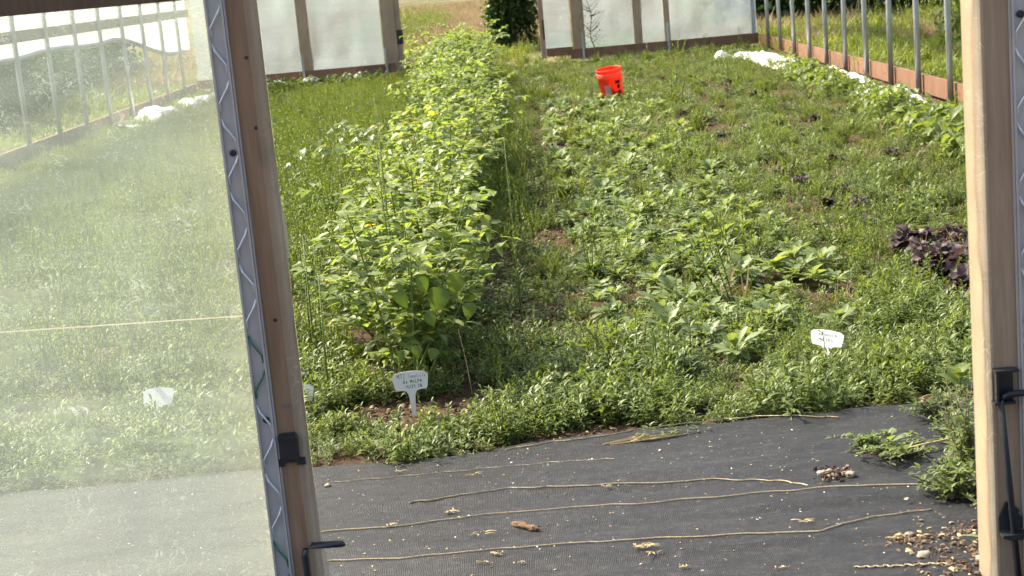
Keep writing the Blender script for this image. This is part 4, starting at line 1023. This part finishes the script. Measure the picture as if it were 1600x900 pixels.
creeping(1470, 655, .16, .12, 40, 'leafy weed clump over fabric edge near rusty straw', 76, h=.10)
mb = MB(); a, b = atz(1375, 713, .03), atz(1490, 684, .05); mb.tube([a, a.lerp(b, .5)+Vector((0, 0, .004)), b], [.0042, .0035, .0025], 6)
tag(mb.obj('dry_stalk', M['straw']), 'straight yellow dry stalk lying across the dark creeping weed', 'stalk')

# dead spindly weed in front of far wall
random.seed(80); mb = MB(); p0 = Vector((1.25, YF-.25, 0)); top = aty(918, -10, YF-.25)
pts = [p0.lerp(top, i/9)+Vector((.03*math.sin(i*1.3), 0, 0)) for i in range(10)]; mb.tube(pts, [.012-.0009*i for i in range(10)], 5)
for k in range(26):
    q = random.uniform(.25, 1); a = p0.lerp(top, q); sgn = random.choice((-1, 1)); l = random.uniform(.08, .30)*(1.2-.6*q); e_ = a+Vector((sgn*l, random.uniform(-.1, .05), l*random.uniform(.3, 1.2))); mb.tube([a, a.lerp(e_, .5)+Vector((0, 0, -.02)), e_], [.005, .004, .002], 4)
dw = empty('dead_weed', p0, 'spindly dark weed standing before the far right film panel', 'weed'); under(mb.obj('stems', M['twig'], dw), dw)
lv = Leaves()
for k in range(150):
    q = random.uniform(.15, 1); a = p0.lerp(top, q)+Vector((random.uniform(-.2, .2)*(1.2-.5*q), random.uniform(-.08, .05), random.uniform(-.03, .1))); lv.add(T_LANCE, a, rdir(-30, 60), (0, 0, 1), random.uniform(.03, .06), 1.1, random.random())
tag(under(link('leaves', lv.mesh('leaves', M['dark_shrub']), dw), dw), kind='stuff')

# ------------------------------------------------------------------ outside the tunnel
P_dry = [proto_grass(.45, 70, 'drygrass', .22, .04, 0) for _ in range(4)]
P_field = [proto_grass(.28, 60, 'fieldgreen', .2, .06, 60) for _ in range(5)]
P_rank = [proto_tall(.75, 9, 'fieldgreen', .08, .18) for _ in range(4)]
def spread(x0, x1, y0, y1, n, acc):
    out = []
    for _ in range(n):
        x, y = random.uniform(x0, x1), random.uniform(y0, y1)
        if acc(x, y): out.append((x, y, gz(x, y)))
    return out
random.seed(90)
inside = lambda x, y: XL-.15 < x < XR+.15 and y < YF+.2
pts = spread(-9, 4, YF+.6, 75, 5200, lambda x, y: y > 36 or (mnoise.noise((x*.5, y*.5, 0)) > .05 and not (-1.4 < x < 1.2 and y < 34))) + spread(4.3, 14, 8, 50, 1500, lambda x, y: mnoise.noise((x*.5, y*.35, 3)) > .12 and x < .42*y+2)
scatter('dry_grass', pts, rng.uniform(0, 6.28, len(pts)), rng.uniform(.5, 1.1, len(pts)), rng.integers(0, 4, len(pts)), P_dry, 'tan dry grass of the field outside the tunnel')
pts = spread(4.2, 16, 6, 48, 9000, lambda x, y: x < .42*y+2) + spread(-14, 4, YF+.3, 42, 3200, lambda x, y: True) + spread(-16, XL-.2, 8, 50, 4000, lambda x, y: True)
pts = [p for p in pts if not (abs(p[0]+.6) < 1.6 and YF < p[1] < 34 and random.random() < .8)]
scatter('field_weeds', pts, rng.uniform(0, 6.28, len(pts)), rng.uniform(.45, 1.1, len(pts)), rng.integers(0, 5, len(pts)), P_field, 'mixed green weeds of the field outside the tunnel')
pts = spread(-4.2, -1.9, 36, 50, 150, lambda x, y: True) + spread(4.6, 12, 14, 34, 60, lambda x, y: True)
scatter('rank_weeds', pts, rng.uniform(0, 6.28, len(pts)), rng.uniform(.7, 1.2, len(pts)), rng.integers(0, 4, len(pts)), P_rank, 'rank green weeds standing taller in the field', .1)

def shrub(name, loc, rx_, ry_, h, n, label, cat, group, seed, mat='dark_shrub', L_=.14, z0=.05, skirt=False):
    random.seed(seed); t = empty(name, loc, label, cat, group); mb = MB(); lv = Leaves()
    mb.tube([(0, 0, -.1), (.05, 0, h*.3), (.02, .05, h*.7)], [.09, .07, .03], 7)
    for k in range(9):
        a = random.uniform(0, 6.28); q = random.uniform(.1, .6); mb.tube([(.03, 0, h*q), (math.cos(a)*rx_*.4, math.sin(a)*ry_*.4, h*(q+.12)), (math.cos(a)*rx_*.75, math.sin(a)*ry_*.75, h*(q+.25))], [.035, .02, .008], 5)
    mb.obj('trunk', M['twig'], t)
    clumps = []
    for k in range(40):
        d = rdir(-50, 85); q = random.uniform(.45, .92); clumps.append(np.array([d[0]*rx_*q, d[1]*ry_*q, (z0+h*(.5+.5*d[2]*q)) if not skirt else z0+h*.9*random.random()**1.4]))
    for k in range(n):
        c = random.choice(clumps); p = c + np.random.default_rng(seed*10000+k).normal(0, .16, 3)*np.array([rx_, ry_, h*.5])
        if p[2] < z0: p[2] = z0 + random.random()*.2
        lv.add(T_OVATE, p, rdir(-40, 60), (random.uniform(-.6, .6), random.uniform(-.6, .6), 1), L_*random.uniform(.6, 1.3), 1, random.random())
    tag(link('crown', lv.mesh('crown', M[mat]), t), kind='stuff'); return t
c = atz(802, 82)
shrub('shrub', (c.x+.0, c.y+.6, 0), .62, .6, 2.0, 7000, 'dark dense evergreen shrub outside the far doorway', 'shrub', None, 1, L_=.10, skirt=True)
random.seed(91)
for i in range(9): shrub('hedge_shrub', (-8.2+random.uniform(-.3, .3)-i*.22, 22+i*1.8, 0), 1.5, 1.5, 2.0+random.uniform(-.3, .3), 2600, 'dark hedge shrub beyond left wall, seen dimly through film', 'shrub', 'hedge shrubs beyond the left wall', 10+i, L_=.17, skirt=True)
for i in range(8): shrub('hedge_tree', (5.2+i*1.6, 32.4+random.uniform(-.4, .4)-i*.35, 0), 1.4, 1.1, 3.2, 3200, 'dark tree in the line behind the right hand field', 'tree', 'trees behind the right field', 30+i, L_=.20, skirt=True)
# bean poles, stakes and a boulder outside the right wall
tp_me = MB().box((-.018, -.004, -.1), (.018, .004, 1.6)).box((-.004, .0045, -.1), (.004, .03, 1.6)).mesh('stake_post', M['tpost'])
for px, py, lab in ((1240, 76, 'dark green steel stake outside right wall, further one'), (1394, 108, 'dark green steel stake outside right wall, nearer one')):
    p = atz(px, py); tag(link('stake_post', tp_me, None, (p.x, p.y, 0)), lab, 'stake')
p = atz(1197, 44); o = tag(link('boulder', rock(77, (.32, .28, .24)), None, (p.x+.2, p.y, .12)), 'pale boulder outside at far right corner of tunnel', 'boulder')
for i, (px, py, s) in enumerate(((1500, 105, 1.5), (1470, 95, 1.2), (1510, 75, 1.5))):
    p = atz(px, py); o = tag(link('bean_plant', vine(820+i, 'vine', 150, .11, .38, .95), None, (p.x+.3, p.y, 0)), 'tall bright leafy vine outside beside right door stile', 'plant', 'vines outside the right wall'); o.scale = (s*.8, s*.8, s)
